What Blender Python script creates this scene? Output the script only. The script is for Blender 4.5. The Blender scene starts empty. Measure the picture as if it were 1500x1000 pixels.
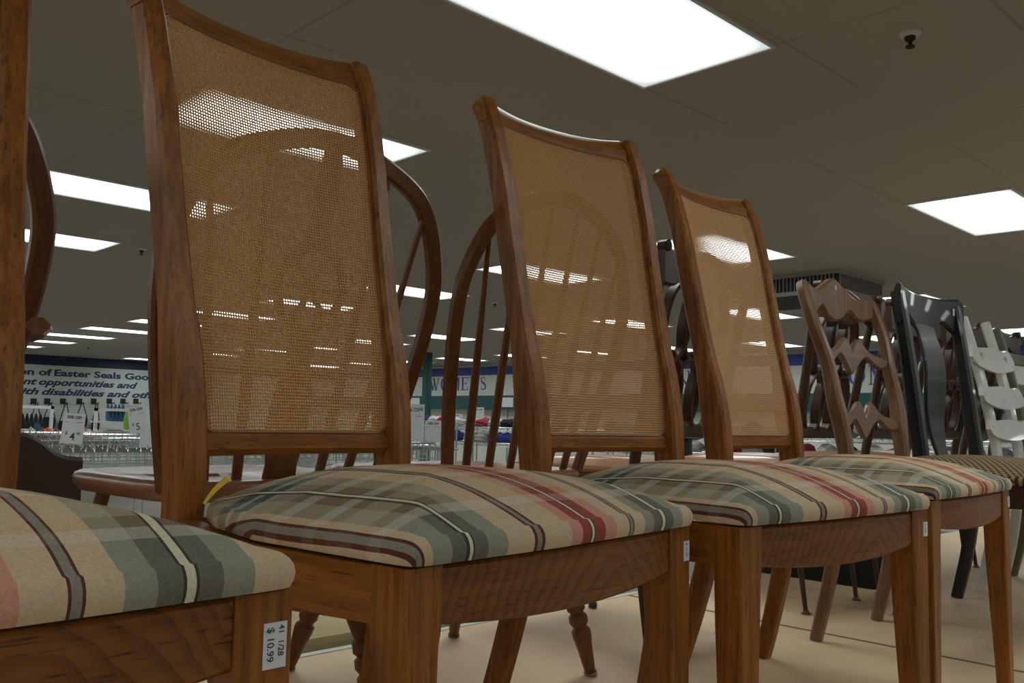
import bpy, bmesh, math, random
import numpy as np
from mathutils import Vector, Matrix

random.seed(7)
S = bpy.context.scene
COL = S.collection
PI = math.pi
R = math.radians

# ------------------------------------------------------------------ camera
EYE = 1.60                      # lens height above the shop floor
PLAT = 1.02                     # top of the display platform
CEIL = EYE + 1.391
FPX, YAW, PITCH, ROLL = 1316.0, R(44.24), R(5.06), R(1.27)


def cam_axes():
    cy, sy, cp, sp = math.cos(YAW), math.sin(YAW), math.cos(PITCH), math.sin(PITCH)
    F = Vector((sy*cp, cy*cp, sp)); Rt = Vector((cy, -sy, 0)); U = Rt.cross(F)
    c, s = math.cos(ROLL), math.sin(ROLL)
    return Rt*c + U*s, -Rt*s + U*c, F


cR, cU, cF = cam_axes()
cam = bpy.data.cameras.new('camera')
cam.sensor_width = 36.0
cam.lens = FPX/1500*36.0
cam.clip_start = 0.02
cam.dof.use_dof = False
camo = bpy.data.objects.new('camera', cam)
COL.objects.link(camo)
camo.matrix_world = Matrix(((cR.x, cU.x, -cF.x, 0), (cR.y, cU.y, -cF.y, 0), (cR.z, cU.z, -cF.z, EYE), (0, 0, 0, 1)))
S.camera = camo

# ------------------------------------------------------------------ world, exposure
w = bpy.data.worlds.new('world')
S.world = w
w.use_nodes = True
w.node_tree.nodes['Background'].inputs[0].default_value = (1.0, 0.93, 0.82, 1)
w.node_tree.nodes['Background'].inputs[1].default_value = 0.10
S.view_settings.view_transform = 'Standard'
S.view_settings.look = 'None'
S.view_settings.gamma = 1
S.view_settings.use_curve_mapping = False
S.view_settings.exposure = 1.05
LAMP_STRENGTH = 3.75


# ------------------------------------------------------------------ materials
def srgb(r, g, b):
    f = lambda c: (c/255/12.92) if c/255 <= 0.04045 else ((c/255+0.055)/1.055)**2.4
    return (f(r), f(g), f(b), 1)


def newmat(name):
    m = bpy.data.materials.new(name)
    m.use_nodes = True
    nt = m.node_tree
    return m, nt, nt.nodes['Principled BSDF']


def N(nt, t, **kw):
    n = nt.nodes.new(t)
    for k, v in kw.items():
        setattr(n, k, v)
    return n


def plain(name, col, rough=0.5, metal=0.0, noise=0.0, nscale=20, bump=0.0, coat=0.0):
    m, nt, p = newmat(name)
    p.inputs['Base Color'].default_value = col
    p.inputs['Roughness'].default_value = rough
    p.inputs['Metallic'].default_value = metal
    p.inputs['Coat Weight'].default_value = coat
    tc = N(nt, 'ShaderNodeTexCoord')
    no = N(nt, 'ShaderNodeTexNoise')
    no.inputs['Scale'].default_value = nscale
    no.inputs['Detail'].default_value = 5
    nt.links.new(tc.outputs['Object'], no.inputs['Vector'])
    if noise:
        hs = N(nt, 'ShaderNodeMix', data_type='RGBA', blend_type='MULTIPLY')
        cr = N(nt, 'ShaderNodeMapRange')
        cr.inputs['To Min'].default_value = 1-noise
        cr.inputs['To Max'].default_value = 1+noise
        cr.inputs['From Min'].default_value = 0.3
        cr.inputs['From Max'].default_value = 0.7
        nt.links.new(no.outputs['Fac'], cr.inputs['Value'])
        hs.inputs['Factor'].default_value = 1
        hs.inputs['A'].default_value = col
        nt.links.new(cr.outputs['Result'], hs.inputs['B'])
        nt.links.new(hs.outputs['Result'], p.inputs['Base Color'])
    if bump:
        b = N(nt, 'ShaderNodeBump')
        b.inputs['Strength'].default_value = bump
        b.inputs['Distance'].default_value = 0.002
        nt.links.new(no.outputs['Fac'], b.inputs['Height'])
        nt.links.new(b.outputs['Normal'], p.inputs['Normal'])
    return m


def wood(name, light, dark, axis='Z', rough=0.45, scale=1.0, pores=0.75, coat=0.06, cathedral=0.0, grain=0.55):
    """oak-like: stretched noise along the grain axis, fine dark pores and slow colour drift"""
    m, nt, p = newmat(name)
    L = nt.links.new
    tc = N(nt, 'ShaderNodeTexCoord')
    mp = N(nt, 'ShaderNodeMapping')
    st = [1.0, 1.0, 1.0]
    st['XYZ'.index(axis)] = 0.055
    mp.inputs['Scale'].default_value = [s*scale for s in st]
    L(tc.outputs['Object'], mp.inputs['Vector'])
    n1 = N(nt, 'ShaderNodeTexNoise'); n1.inputs['Scale'].default_value = 95; n1.inputs['Detail'].default_value = 6
    n1.inputs['Roughness'].default_value = 0.6
    L(mp.outputs['Vector'], n1.inputs['Vector'])
    n2 = N(nt, 'ShaderNodeTexNoise'); n2.inputs['Scale'].default_value = 330; n2.inputs['Detail'].default_value = 3
    L(mp.outputs['Vector'], n2.inputs['Vector'])
    n3 = N(nt, 'ShaderNodeTexNoise'); n3.inputs['Scale'].default_value = 7; n3.inputs['Detail'].default_value = 3
    L(tc.outputs['Object'], n3.inputs['Vector'])
    r1 = N(nt, 'ShaderNodeMapRange'); r1.inputs['From Min'].default_value = 0.40; r1.inputs['From Max'].default_value = 0.62
    L(n1.outputs['Fac'], r1.inputs['Value'])
    fac = r1.outputs['Result']
    if cathedral:
        # nested flame figure: arcs falling away on both sides of a peak
        so = N(nt, 'ShaderNodeSeparateXYZ'); L(tc.outputs['Object'], so.inputs[0])
        dx = N(nt, 'ShaderNodeMath', operation='SUBTRACT'); L(so.outputs['X'], dx.inputs[0]); dx.inputs[1].default_value = 0.055
        sq = N(nt, 'ShaderNodeMath', operation='POWER'); ab = N(nt, 'ShaderNodeMath', operation='ABSOLUTE'); L(dx.outputs[0], ab.inputs[0])
        L(ab.outputs[0], sq.inputs[0]); sq.inputs[1].default_value = 1.6
        s4 = N(nt, 'ShaderNodeMath', operation='MULTIPLY_ADD'); L(sq.outputs[0], s4.inputs[0]); s4.inputs[1].default_value = 3.4; L(so.outputs['Z'], s4.inputs[2])
        nw = N(nt, 'ShaderNodeTexNoise'); nw.inputs['Scale'].default_value = 11; nw.inputs['Detail'].default_value = 3
        L(tc.outputs['Object'], nw.inputs['Vector'])
        s5 = N(nt, 'ShaderNodeMath', operation='MULTIPLY_ADD'); L(nw.outputs['Fac'], s5.inputs[0]); s5.inputs[1].default_value = 0.075; L(s4.outputs[0], s5.inputs[2])
        mul = N(nt, 'ShaderNodeMath', operation='MULTIPLY'); mul.inputs[1].default_value = 38
        L(s5.outputs[0], mul.inputs[0])
        fr = N(nt, 'ShaderNodeMath', operation='FRACT'); L(mul.outputs[0], fr.inputs[0])
        rr = N(nt, 'ShaderNodeMapRange'); rr.inputs['From Min'].default_value = 0.45; rr.inputs['From Max'].default_value = 1.0
        L(fr.outputs[0], rr.inputs['Value'])
        mx = N(nt, 'ShaderNodeMath', operation='MULTIPLY_ADD')
        L(rr.outputs['Result'], mx.inputs[0]); mx.inputs[1].default_value = cathedral
        sc = N(nt, 'ShaderNodeMath', operation='MULTIPLY'); sc.inputs[1].default_value = 1-cathedral*0.6
        L(r1.outputs['Result'], sc.inputs[0]); L(sc.outputs[0], mx.inputs[2])
        fac = mx.outputs[0]
    g = N(nt, 'ShaderNodeMath', operation='MULTIPLY'); L(fac, g.inputs[0]); g.inputs[1].default_value = grain
    mix = N(nt, 'ShaderNodeMix', data_type='RGBA')
    mix.inputs['A'].default_value = light; mix.inputs['B'].default_value = dark
    L(g.outputs[0], mix.inputs['Factor'])
    pr = N(nt, 'ShaderNodeMapRange'); pr.inputs['From Min'].default_value = 0.60; pr.inputs['From Max'].default_value = 0.70
    pr.inputs['To Max'].default_value = pores
    L(n2.outputs['Fac'], pr.inputs['Value'])
    mix2 = N(nt, 'ShaderNodeMix', data_type='RGBA')
    mix2.inputs['B'].default_value = (dark[0]*0.35, dark[1]*0.32, dark[2]*0.3, 1)
    L(pr.outputs['Result'], mix2.inputs['Factor']); L(mix.outputs['Result'], mix2.inputs['A'])
    dr = N(nt, 'ShaderNodeMapRange'); dr.inputs['From Min'].default_value = 0.3; dr.inputs['From Max'].default_value = 0.7
    dr.inputs['To Min'].default_value = 0.88; dr.inputs['To Max'].default_value = 1.12
    L(n3.outputs['Fac'], dr.inputs['Value'])
    mix3 = N(nt, 'ShaderNodeMix', data_type='RGBA', blend_type='MULTIPLY'); mix3.inputs['Factor'].default_value = 1
    L(mix2.outputs['Result'], mix3.inputs['A']); L(dr.outputs['Result'], mix3.inputs['B'])
    L(mix3.outputs['Result'], p.inputs['Base Color'])
    p.inputs['Roughness'].default_value = rough
    p.inputs['Coat Weight'].default_value = coat
    p.inputs['Coat Roughness'].default_value = 0.25
    p.inputs['Specular IOR Level'].default_value = 0.35
    b = N(nt, 'ShaderNodeBump'); b.inputs['Strength'].default_value = 0.3; b.inputs['Distance'].default_value = 0.001
    b.invert = True
    L(n2.outputs['Fac'], b.inputs['Height']); L(b.outputs['Normal'], p.inputs['Normal'])
    return m


OAK_L, OAK_D = (0.325, 0.118, 0.014, 1), (0.095, 0.027, 0.003, 1)
M = {}
M['oak_z'] = wood('oak_upright', OAK_L, OAK_D, 'Z', grain=0.62)
M['oak_x'] = wood('oak_crosswise', OAK_L, OAK_D, 'X')
M['oak_y'] = wood('oak_endways', OAK_L, OAK_D, 'Y')
M['oak_front'] = wood('oak_apron', (0.24, 0.083, 0.012, 1), (0.065, 0.020, 0.003, 1), 'X', cathedral=0.9, coat=0.12)
M['wind_z'] = wood('windsor_upright', (0.17, 0.064, 0.017, 1), (0.085, 0.031, 0.008, 1), 'Z', pores=0.25, coat=0.2)
M['wind_seat'] = wood('windsor_seat', (0.30, 0.135, 0.072, 1), (0.19, 0.075, 0.036, 1), 'Y', rough=0.30, pores=0.2, coat=0.5)
M['darkwood'] = wood('dark_carved', (0.072, 0.036, 0.019, 1), (0.030, 0.016, 0.009, 1), 'Z', pores=0.2, rough=0.4, coat=0.15)
M['brown_z'] = wood('brown_upright', (0.24, 0.125, 0.062, 1), (0.12, 0.056, 0.026, 1), 'Z', pores=0.35, coat=0.25)
M['brown_x'] = wood('brown_slats', (0.25, 0.142, 0.088, 1), (0.14, 0.074, 0.042, 1), 'X', pores=0.3, coat=0.4, rough=0.33)
M['black'] = plain('black_lacquer', (0.008, 0.007, 0.006, 1), 0.38, noise=0.3, nscale=6, coat=0.25)
M['white_paint'] = plain('white_enamel', (0.66, 0.66, 0.60, 1), 0.3, noise=0.05, nscale=10, coat=0.3)
M['green_paint'] = plain('olive_paint', (0.13, 0.135, 0.085, 1), 0.4, noise=0.1, nscale=12)
M['tan_vinyl'] = plain('tan_vinyl', (0.48, 0.22, 0.10, 1), 0.36, noise=0.12, nscale=9, coat=0.3)
M['felt'] = plain('felt_pad', (0.35, 0.32, 0.28, 1), 0.9, noise=0.1)
M['steel'] = plain('chrome', (0.62, 0.66, 0.66, 1), 0.22, metal=1.0, noise=0.1, nscale=30)
M['brass'] = plain('dull_brass', (0.20, 0.15, 0.09, 1), 0.35, metal=0.9)
M['cane'] = plain('cane', (0.62, 0.34, 0.13, 1), 0.45, noise=0.14, nscale=260)
M['spline'] = plain('cane_spline', (0.24, 0.125, 0.055, 1), 0.45, noise=0.15, nscale=50)
M['paper'] = plain('paper', (0.72, 0.74, 0.76, 1), 0.6, noise=0.03)
M['ink'] = plain('ink', (0.05, 0.055, 0.07, 1), 0.6)
M['navy'] = plain('blue_paint_dim_light', (0.013, 0.020, 0.060, 1), 0.6, noise=0.05)  # blue band colour darkened to carry the dimmer light on the back wall
M['navy_ink'] = plain('navy_letters', (0.020, 0.036, 0.105, 1), 0.6)
M['blue'] = plain('blue_paint', (0.055, 0.085, 0.36, 1), 0.6, noise=0.05)
M['blue_ink'] = plain('blue_letters', (0.05, 0.10, 0.36, 1), 0.6)
M['teal'] = plain('teal_paint', (0.008, 0.085, 0.083, 1), 0.5, noise=0.05)
M['wall_l'] = plain('wall_paint_left', (0.50, 0.55, 0.51, 1), 0.8, noise=0.03, nscale=2)
M['wall_r'] = plain('wall_paint_right', (0.80, 0.80, 0.74, 1), 0.8, noise=0.03, nscale=2)
M['sign'] = plain('sign_board', (0.55, 0.61, 0.58, 1), 0.7, noise=0.02, nscale=2)
M['white_metal'] = plain('white_metal', (0.75, 0.78, 0.76, 1), 0.4)
M['floor'] = plain('shop_floor_vinyl', (0.24, 0.215, 0.175, 1), 0.4, noise=0.08, nscale=3)
M['plat'] = plain('platform_laminate', (0.84, 0.62, 0.38, 1), 0.5, noise=0.07, nscale=4.5, bump=0.1)
M['plat_edge'] = plain('platform_edge', (0.70, 0.72, 0.66, 1), 0.5)
M['seam'] = plain('seam_felt', (0.20, 0.135, 0.075, 1), 0.95, noise=0.35, nscale=220, bump=0.5)
M['pale_wood'] = wood('pale_pine', (0.50, 0.40, 0.19, 1), (0.40, 0.30, 0.13, 1), 'X', pores=0.1)
M['darkbrown'] = wood('dark_panel', (0.040, 0.022, 0.013, 1), (0.026, 0.014, 0.009, 1), 'X', pores=0.1, coat=0.1)
M['blackbox'] = plain('black_cloth', (0.006, 0.007, 0.006, 1), 0.8, noise=0.2)
M['red'] = plain('red_plastic', (0.55, 0.02, 0.02, 1), 0.4)
M['yellow'] = plain('yellow_tag', (0.70, 0.48, 0.04, 1), 0.5, noise=0.05)
M['vent_metal'] = plain('vent_metal', (0.34, 0.34, 0.31, 1), 0.5, noise=0.05)
M['vent_dark'] = plain('vent_dark', (0.02, 0.02, 0.02, 1), 0.7)
M['troffer'] = plain('troffer_frame', (0.75, 0.76, 0.74, 1), 0.4)


def ceiling_mat():
    m, nt, p = newmat('ceiling_tiles')
    L = nt.links.new
    tc = N(nt, 'ShaderNodeTexCoord')
    sx = N(nt, 'ShaderNodeSeparateXYZ'); L(tc.outputs['Object'], sx.inputs[0])
    lines = []
    for out, period, off, wd in (('X', 1.27, 2.89, 0.006), ('Y', 0.647, 2.23, 0.006)):
        a = N(nt, 'ShaderNodeMath', operation='SUBTRACT'); L(sx.outputs[out], a.inputs[0]); a.inputs[1].default_value = off - 100*period - period/2
        b = N(nt, 'ShaderNodeMath', operation='MODULO'); L(a.outputs[0], b.inputs[0]); b.inputs[1].default_value = period
        c = N(nt, 'ShaderNodeMath', operation='SUBTRACT'); L(b.outputs[0], c.inputs[0]); c.inputs[1].default_value = period/2
        d = N(nt, 'ShaderNodeMath', operation='ABSOLUTE'); L(c.outputs[0], d.inputs[0])
        e = N(nt, 'ShaderNodeMath', operation='LESS_THAN'); L(d.outputs[0], e.inputs[0]); e.inputs[1].default_value = wd
        lines.append(e)
    mx = N(nt, 'ShaderNodeMath', operation='MAXIMUM'); L(lines[0].outputs[0], mx.inputs[0]); L(lines[1].outputs[0], mx.inputs[1])
    n0 = N(nt, 'ShaderNodeTexNoise'); n0.inputs['Scale'].default_value = 1.1; n0.inputs['Detail'].default_value = 2
    L(tc.outputs['Object'], n0.inputs['Vector'])
    r0 = N(nt, 'ShaderNodeMapRange'); r0.inputs['From Min'].default_value = 0.45; r0.inputs['From Max'].default_value = 0.6
    r0.inputs['To Max'].default_value = 0.42
    L(n0.outputs['Fac'], r0.inputs['Value'])
    f = N(nt, 'ShaderNodeMath', operation='MULTIPLY'); L(mx.outputs[0], f.inputs[0]); L(r0.outputs['Result'], f.inputs[1])
    n1 = N(nt, 'ShaderNodeTexNoise'); n1.inputs['Scale'].default_value = 90; n1.inputs['Detail'].default_value = 3
    L(tc.outputs['Object'], n1.inputs['Vector'])
    r1 = N(nt, 'ShaderNodeMapRange'); r1.inputs['From Min'].default_value = 0.70; r1.inputs['From Max'].default_value = 0.74; r1.inputs['To Max'].default_value = 0.25
    L(n1.outputs['Fac'], r1.inputs['Value'])
    a1 = N(nt, 'ShaderNodeMath', operation='MAXIMUM'); L(f.outputs[0], a1.inputs[0]); L(r1.outputs['Result'], a1.inputs[1])
    mix = N(nt, 'ShaderNodeMix', data_type='RGBA')
    mix.inputs['A'].default_value = (0.49, 0.45, 0.39, 1); mix.inputs['B'].default_value = (0.25, 0.2, 0.14, 1)
    L(a1.outputs[0], mix.inputs['Factor'])
    L(mix.outputs['Result'], p.inputs['Base Color'])
    p.inputs['Roughness'].default_value = 0.85
    b = N(nt, 'ShaderNodeBump'); b.inputs['Strength'].default_value = 0.15; b.inputs['Distance'].default_value = 0.003
    L(n1.outputs['Fac'], b.inputs['Height']); L(b.outputs['Normal'], p.inputs['Normal'])
    return m


M['ceiling'] = ceiling_mat()


def lamp_mat():
    """prismatic diffuser: brightest over the tubes, a little duller along its rim, finely ribbed"""
    m, nt, p = newmat('prismatic_diffuser')
    L = nt.links.new
    nt.nodes.remove(p)
    tc = N(nt, 'ShaderNodeTexCoord')
    sx = N(nt, 'ShaderNodeSeparateXYZ'); L(tc.outputs['Object'], sx.inputs[0])
    def edge(out, half, soft):
        a = N(nt, 'ShaderNodeMath', operation='ABSOLUTE'); L(sx.outputs[out], a.inputs[0])
        r = N(nt, 'ShaderNodeMapRange', interpolation_type='SMOOTHSTEP'); r.inputs['From Min'].default_value = half; r.inputs['From Max'].default_value = half-soft
        L(a.outputs[0], r.inputs['Value'])
        return r.outputs['Result']
    mul = N(nt, 'ShaderNodeMath', operation='MULTIPLY')
    L(edge('X', 0.60, 0.12), mul.inputs[0]); L(edge('Y', 0.30, 0.20), mul.inputs[1])
    r = N(nt, 'ShaderNodeMapRange'); r.inputs['To Min'].default_value = 0.33; r.inputs['To Max'].default_value = LAMP_STRENGTH
    L(mul.outputs[0], r.inputs['Value'])
    em = N(nt, 'ShaderNodeEmission'); em.inputs['Color'].default_value = (0.93, 1.0, 0.98, 1)
    L(r.outputs['Result'], em.inputs['Strength'])
    L(em.outputs[0], nt.nodes['Material Output'].inputs['Surface'])
    return m


M['lamp'] = lamp_mat()


def stripes(nt, src, bands, default, lo, hi):
    """constant colour ramp: bands = [(start, colour)] over lo..hi of SRC"""
    r = N(nt, 'ShaderNodeMapRange'); r.inputs['From Min'].default_value = lo; r.inputs['From Max'].default_value = hi
    nt.links.new(src, r.inputs['Value'])
    cr = N(nt, 'ShaderNodeValToRGB'); cr.color_ramp.interpolation = 'CONSTANT'
    els = cr.color_ramp.elements
    while len(els) > 1:
        els.remove(els[-1])
    els[0].position = 0; els[0].color = default
    for s, c in bands:
        e = els.new((s-lo)/(hi-lo)); e.color = c
    nt.links.new(r.outputs['Result'], cr.inputs['Fac'])
    return cr.outputs['Color']


def plaid_mat():
    m, nt, p = newmat('plaid_cotton')
    L = nt.links.new
    tc = N(nt, 'ShaderNodeTexCoord')
    # slight hand-stretched waviness of the cloth
    cl = N(nt, 'ShaderNodeAttribute', attribute_name='cloth')
    nz = N(nt, 'ShaderNodeTexNoise'); nz.inputs['Scale'].default_value = 9
    L(tc.outputs['Object'], nz.inputs['Vector'])
    sb = N(nt, 'ShaderNodeVectorMath', operation='SUBTRACT'); L(nz.outputs['Color'], sb.inputs[0]); sb.inputs[1].default_value = (0.5, 0.5, 0.5)
    sc = N(nt, 'ShaderNodeVectorMath', operation='SCALE'); L(sb.outputs[0], sc.inputs[0]); sc.inputs['Scale'].default_value = 0.006
    ad = N(nt, 'ShaderNodeVectorMath', operation='ADD'); L(cl.outputs['Vector'], ad.inputs[0]); L(sc.outputs[0], ad.inputs[1])
    sx = N(nt, 'ShaderNodeSeparateXYZ'); L(ad.outputs[0], sx.inputs[0])
    cream = (0.61, 0.475, 0.31, 1); peach = (0.62, 0.42, 0.24, 1); lt = (0.22, 0.27, 0.225, 1); dk = (0.052, 0.088, 0.090, 1)
    line = (0.70, 0.66, 0.50, 1); grn = (0.022, 0.042, 0.024, 1); mar = (0.10, 0.020, 0.018, 1); gry = (0.25, 0.24, 0.20, 1)
    pink = (0.62, 0.27, 0.20, 1); red = (0.30, 0.022, 0.026, 1)
    warp = [(-0.262, mar), (-0.257, gry), (-0.248, mar), (-0.243, cream), (-0.229, lt), (-0.203, dk), (-0.184, grn), (-0.181, line), (-0.1755, grn), (-0.173, dk), (-0.156, lt),
            (-0.130, cream), (-0.093, mar), (-0.088, gry), (-0.0815, mar), (-0.077, cream), (-0.034, pink), (-0.015, red), (0.0015, grn), (0.004, line), (0.0085, grn), (0.0105, red),
            (0.029, pink), (0.052, cream), (0.0775, mar), (0.0800, gry), (0.0870, mar), (0.0895, cream), (0.112, lt)]
    warp2 = [(0.112, lt), (0.134, dk), (0.152, grn), (0.1545, line), (0.160, grn), (0.1625, dk), (0.180, lt), (0.204, cream)]
    w1 = stripes(nt, sx.outputs['X'], warp, cream, -0.28, 0.28)
    w2 = stripes(nt, sx.outputs['X'], warp2, cream, -0.28, 0.28)
    gt = N(nt, 'ShaderNodeMath', operation='GREATER_THAN'); L(sx.outputs['X'], gt.inputs[0]); gt.inputs[1].default_value = 0.125
    wm = N(nt, 'ShaderNodeMix', data_type='RGBA'); L(gt.outputs[0], wm.inputs['Factor']); L(w1, wm.inputs['A']); L(w2, wm.inputs['B'])
    # crosswise threads; alpha-free: one ramp for colour, one for how strongly it shows
    A = (0.61, 0.43, 0.26, 1); O = (0.66, 0.37, 0.15, 1); Wt = (0.68, 0.60, 0.45, 1); C = (0.60, 0.47, 0.30, 1); Tl = (0.27, 0.31, 0.25, 1); Td = (0.10, 0.14, 0.12, 1)
    weft = [(-0.03, A), (0.030, Wt), (0.048, O), (0.066, C), (0.105, O), (0.122, Wt), (0.138, O), (0.178, Wt), (0.198, O), (0.214, C), (0.250, Wt), (0.262, Td), (0.282, Wt), (0.292, Td), (0.315, C), (0.35, O), (0.37, C)]
    wf = stripes(nt, sx.outputs['Y'], weft, A, -0.04, 0.5)
    g_ = lambda v: (v, v, v, 1)
    stren = [(-0.03, g_(0.20)), (0.030, g_(0.50)), (0.048, g_(0.26)), (0.066, g_(0.52)), (0.105, g_(0.30)), (0.122, g_(0.52)), (0.138, g_(0.30)), (0.178, g_(0.52)), (0.198, g_(0.3)), (0.214, g_(0.45)), (0.262, g_(0.40)), (0.282, g_(0.45))]
    sf = stripes(nt, sx.outputs['Y'], stren, g_(0.25), -0.04, 0.5)
    o_, l_ = g_(1.0), g_(0.22)
    keep = [(-0.262, l_), (-0.243, o_), (-0.184, l_), (-0.173, o_), (-0.093, l_), (-0.077, o_), (-0.015, g_(0.6)), (0.0015, l_), (0.0105, g_(0.6)), (0.029, o_), (0.0775, l_), (0.0895, o_), (0.152, l_), (0.1625, o_)]
    kf = stripes(nt, sx.outputs['X'], keep, o_, -0.28, 0.28)
    km = N(nt, 'ShaderNodeMath', operation='MULTIPLY'); L(sf, km.inputs[0]); L(kf, km.inputs[1]); sf = km.outputs[0]
    mx = N(nt, 'ShaderNodeMix', data_type='RGBA'); L(sf, mx.inputs['Factor']); L(wm.outputs['Result'], mx.inputs['A']); L(wf, mx.inputs['B'])
    # soft weave and shadowless soiling
    nn = N(nt, 'ShaderNodeTexNoise'); nn.inputs['Scale'].default_value = 420; nn.inputs['Detail'].default_value = 2
    L(tc.outputs['Object'], nn.inputs['Vector'])
    rr = N(nt, 'ShaderNodeMapRange'); rr.inputs['From Min'].default_value = 0.3; rr.inputs['From Max'].default_value = 0.7; rr.inputs['To Min'].default_value = 0.88; rr.inputs['To Max'].default_value = 1.1
    L(nn.outputs['Fac'], rr.inputs['Value'])
    m2 = N(nt, 'ShaderNodeMix', data_type='RGBA', blend_type='MULTIPLY'); m2.inputs['Factor'].default_value = 1
    L(mx.outputs['Result'], m2.inputs['A']); L(rr.outputs['Result'], m2.inputs['B'])
    L(m2.outputs['Result'], p.inputs['Base Color'])
    p.inputs['Roughness'].default_value = 0.85
    p.inputs['Specular IOR Level'].default_value = 0.2
    nb = N(nt, 'ShaderNodeTexNoise'); nb.inputs['Scale'].default_value = 28; nb.inputs['Detail'].default_value = 6; nb.inputs['Distortion'].default_value = 1.2
    L(tc.outputs['Object'], nb.inputs['Vector'])
    b = N(nt, 'ShaderNodeBump'); b.inputs['Strength'].default_value = 0.35; b.inputs['Distance'].default_value = 0.003
    L(nb.outputs['Fac'], b.inputs['Height']); L(b.outputs['Normal'], p.inputs['Normal'])
    return m


M['plaid'] = plaid_mat()


def tweed_mat():
    m, nt, p = newmat('woven_tweed')
    L = nt.links.new
    tc = N(nt, 'ShaderNodeTexCoord')
    ck = N(nt, 'ShaderNodeTexChecker'); ck.inputs['Scale'].default_value = 120
    ck.inputs['Color1'].default_value = (0.33, 0.22, 0.10, 1); ck.inputs['Color2'].default_value = (0.035, 0.026, 0.014, 1)
    mp = N(nt, 'ShaderNodeMapping'); mp.inputs['Rotation'].default_value = (0, 0, R(12)); mp.inputs['Scale'].default_value = (1, 1, 0.01)
    L(tc.outputs['Object'], mp.inputs['Vector']); L(mp.outputs[0], ck.inputs['Vector'])
    L(ck.outputs['Color'], p.inputs['Base Color'])
    p.inputs['Roughness'].default_value = 0.9
    b = N(nt, 'ShaderNodeBump'); b.inputs['Strength'].default_value = 0.6; b.inputs['Distance'].default_value = 0.002
    L(ck.outputs['Fac'], b.inputs['Height']); b.invert = True
    L(b.outputs['Normal'], p.inputs['Normal'])
    return m


M['tweed'] = tweed_mat()


# ------------------------------------------------------------------ object helpers
def finish(name, bm, mat, parent=None, smooth=True, angle=35):
    me = bpy.data.meshes.new(name)
    bmesh.ops.remove_doubles(bm, verts=bm.verts, dist=1e-6)
    bmesh.ops.recalc_face_normals(bm, faces=bm.faces)
    bm.to_mesh(me); bm.free()
    if isinstance(mat, str):
        mat = M[mat]
    me.materials.append(mat)
    if smooth:
        me.polygons.foreach_set('use_smooth', [True]*len(me.polygons))
        try:
            me.set_sharp_from_angle(angle=R(angle))
        except Exception:
            pass
    o = bpy.data.objects.new(name, me)
    COL.objects.link(o)
    if parent:
        o.parent = parent
    return o


def tag(o, label, cat, group=None, kind=None):
    o['label'] = label
    o['category'] = cat
    if group:
        o['group'] = group
    if kind:
        o['kind'] = kind
    return o


def thing(name, loc, rz, label, cat, group=None):
    o = bpy.data.objects.new(name, None)
    o.empty_display_size = 0.1
    COL.objects.link(o)
    o.location = loc
    o.rotation_euler = (0, 0, rz)
    return tag(o, label, cat, group)


def structure(name, bm, mat, **kw):
    o = finish(name, bm, mat, **kw)
    o['kind'] = 'structure'
    return o


def dup(root, loc, rz, label, group=None):
    r = root.copy(); COL.objects.link(r)
    r.location = loc; r.rotation_euler = (0, 0, rz)
    r['label'] = label
    if group:
        r['group'] = group
    for ch in list(root.children):
        c = ch.copy(); COL.objects.link(c); c.parent = r
        for g in ch.children:
            d = g.copy(); COL.objects.link(d); d.parent = c
    return r


def box(bm, x0, x1, y0, y1, z0, z1, bev=0.0):
    vs = [bm.verts.new((x, y, z)) for x in (x0, x1) for y in (y0, y1) for z in (z0, z1)]
    fs = [(0, 1, 3, 2), (4, 6, 7, 5), (0, 4, 5, 1), (2, 3, 7, 6), (0, 2, 6, 4), (1, 5, 7, 3)]
    faces = [bm.faces.new([vs[i] for i in f]) for f in fs]
    if bev:
        es = {e for f in faces for e in f.edges}
        bmesh.ops.bevel(bm, geom=list(es), offset=bev, segments=2, affect='EDGES', profile=0.5)
    return bm


def smooth_path(pts, n=6):
    """Catmull-Rom through the points"""
    P = [Vector(tuple(p)) for p in pts]
    out = []
    for i in range(len(P)-1):
        p0 = P[i-1] if i > 0 else P[i]*2-P[i+1]
        p1, p2 = P[i], P[i+1]
        p3 = P[i+2] if i+2 < len(P) else P[i+1]*2-P[i]
        for k in range(n):
            t = k/n
            out.append(0.5*((2*p1)+(p2-p0)*t+(2*p0-5*p1+4*p2-p3)*t*t+(3*p1-p0-3*p2+p3)*t**3))
    out.append(P[-1])
    return out


def interp(xs, ys, x):
    return float(np.interp(x, xs, ys))


def flat_foot(bm):
    for v in bm.verts:
        v.co.z = max(v.co.z, 0.0005)


def ring_loft(bm, rings, caps=True, closed=False):
    R_ = [[bm.verts.new(p) for p in r] for r in rings]
    n = len(R_[0])
    m = len(R_)
    for i in range(m if closed else m-1):
        a, b = R_[i], R_[(i+1) % m]
        for k in range(n):
            bm.faces.new((a[k], a[(k+1) % n], b[(k+1) % n], b[k]))
    if caps and not closed:
        bm.faces.new(R_[0][::-1]); bm.faces.new(R_[-1])


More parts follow.
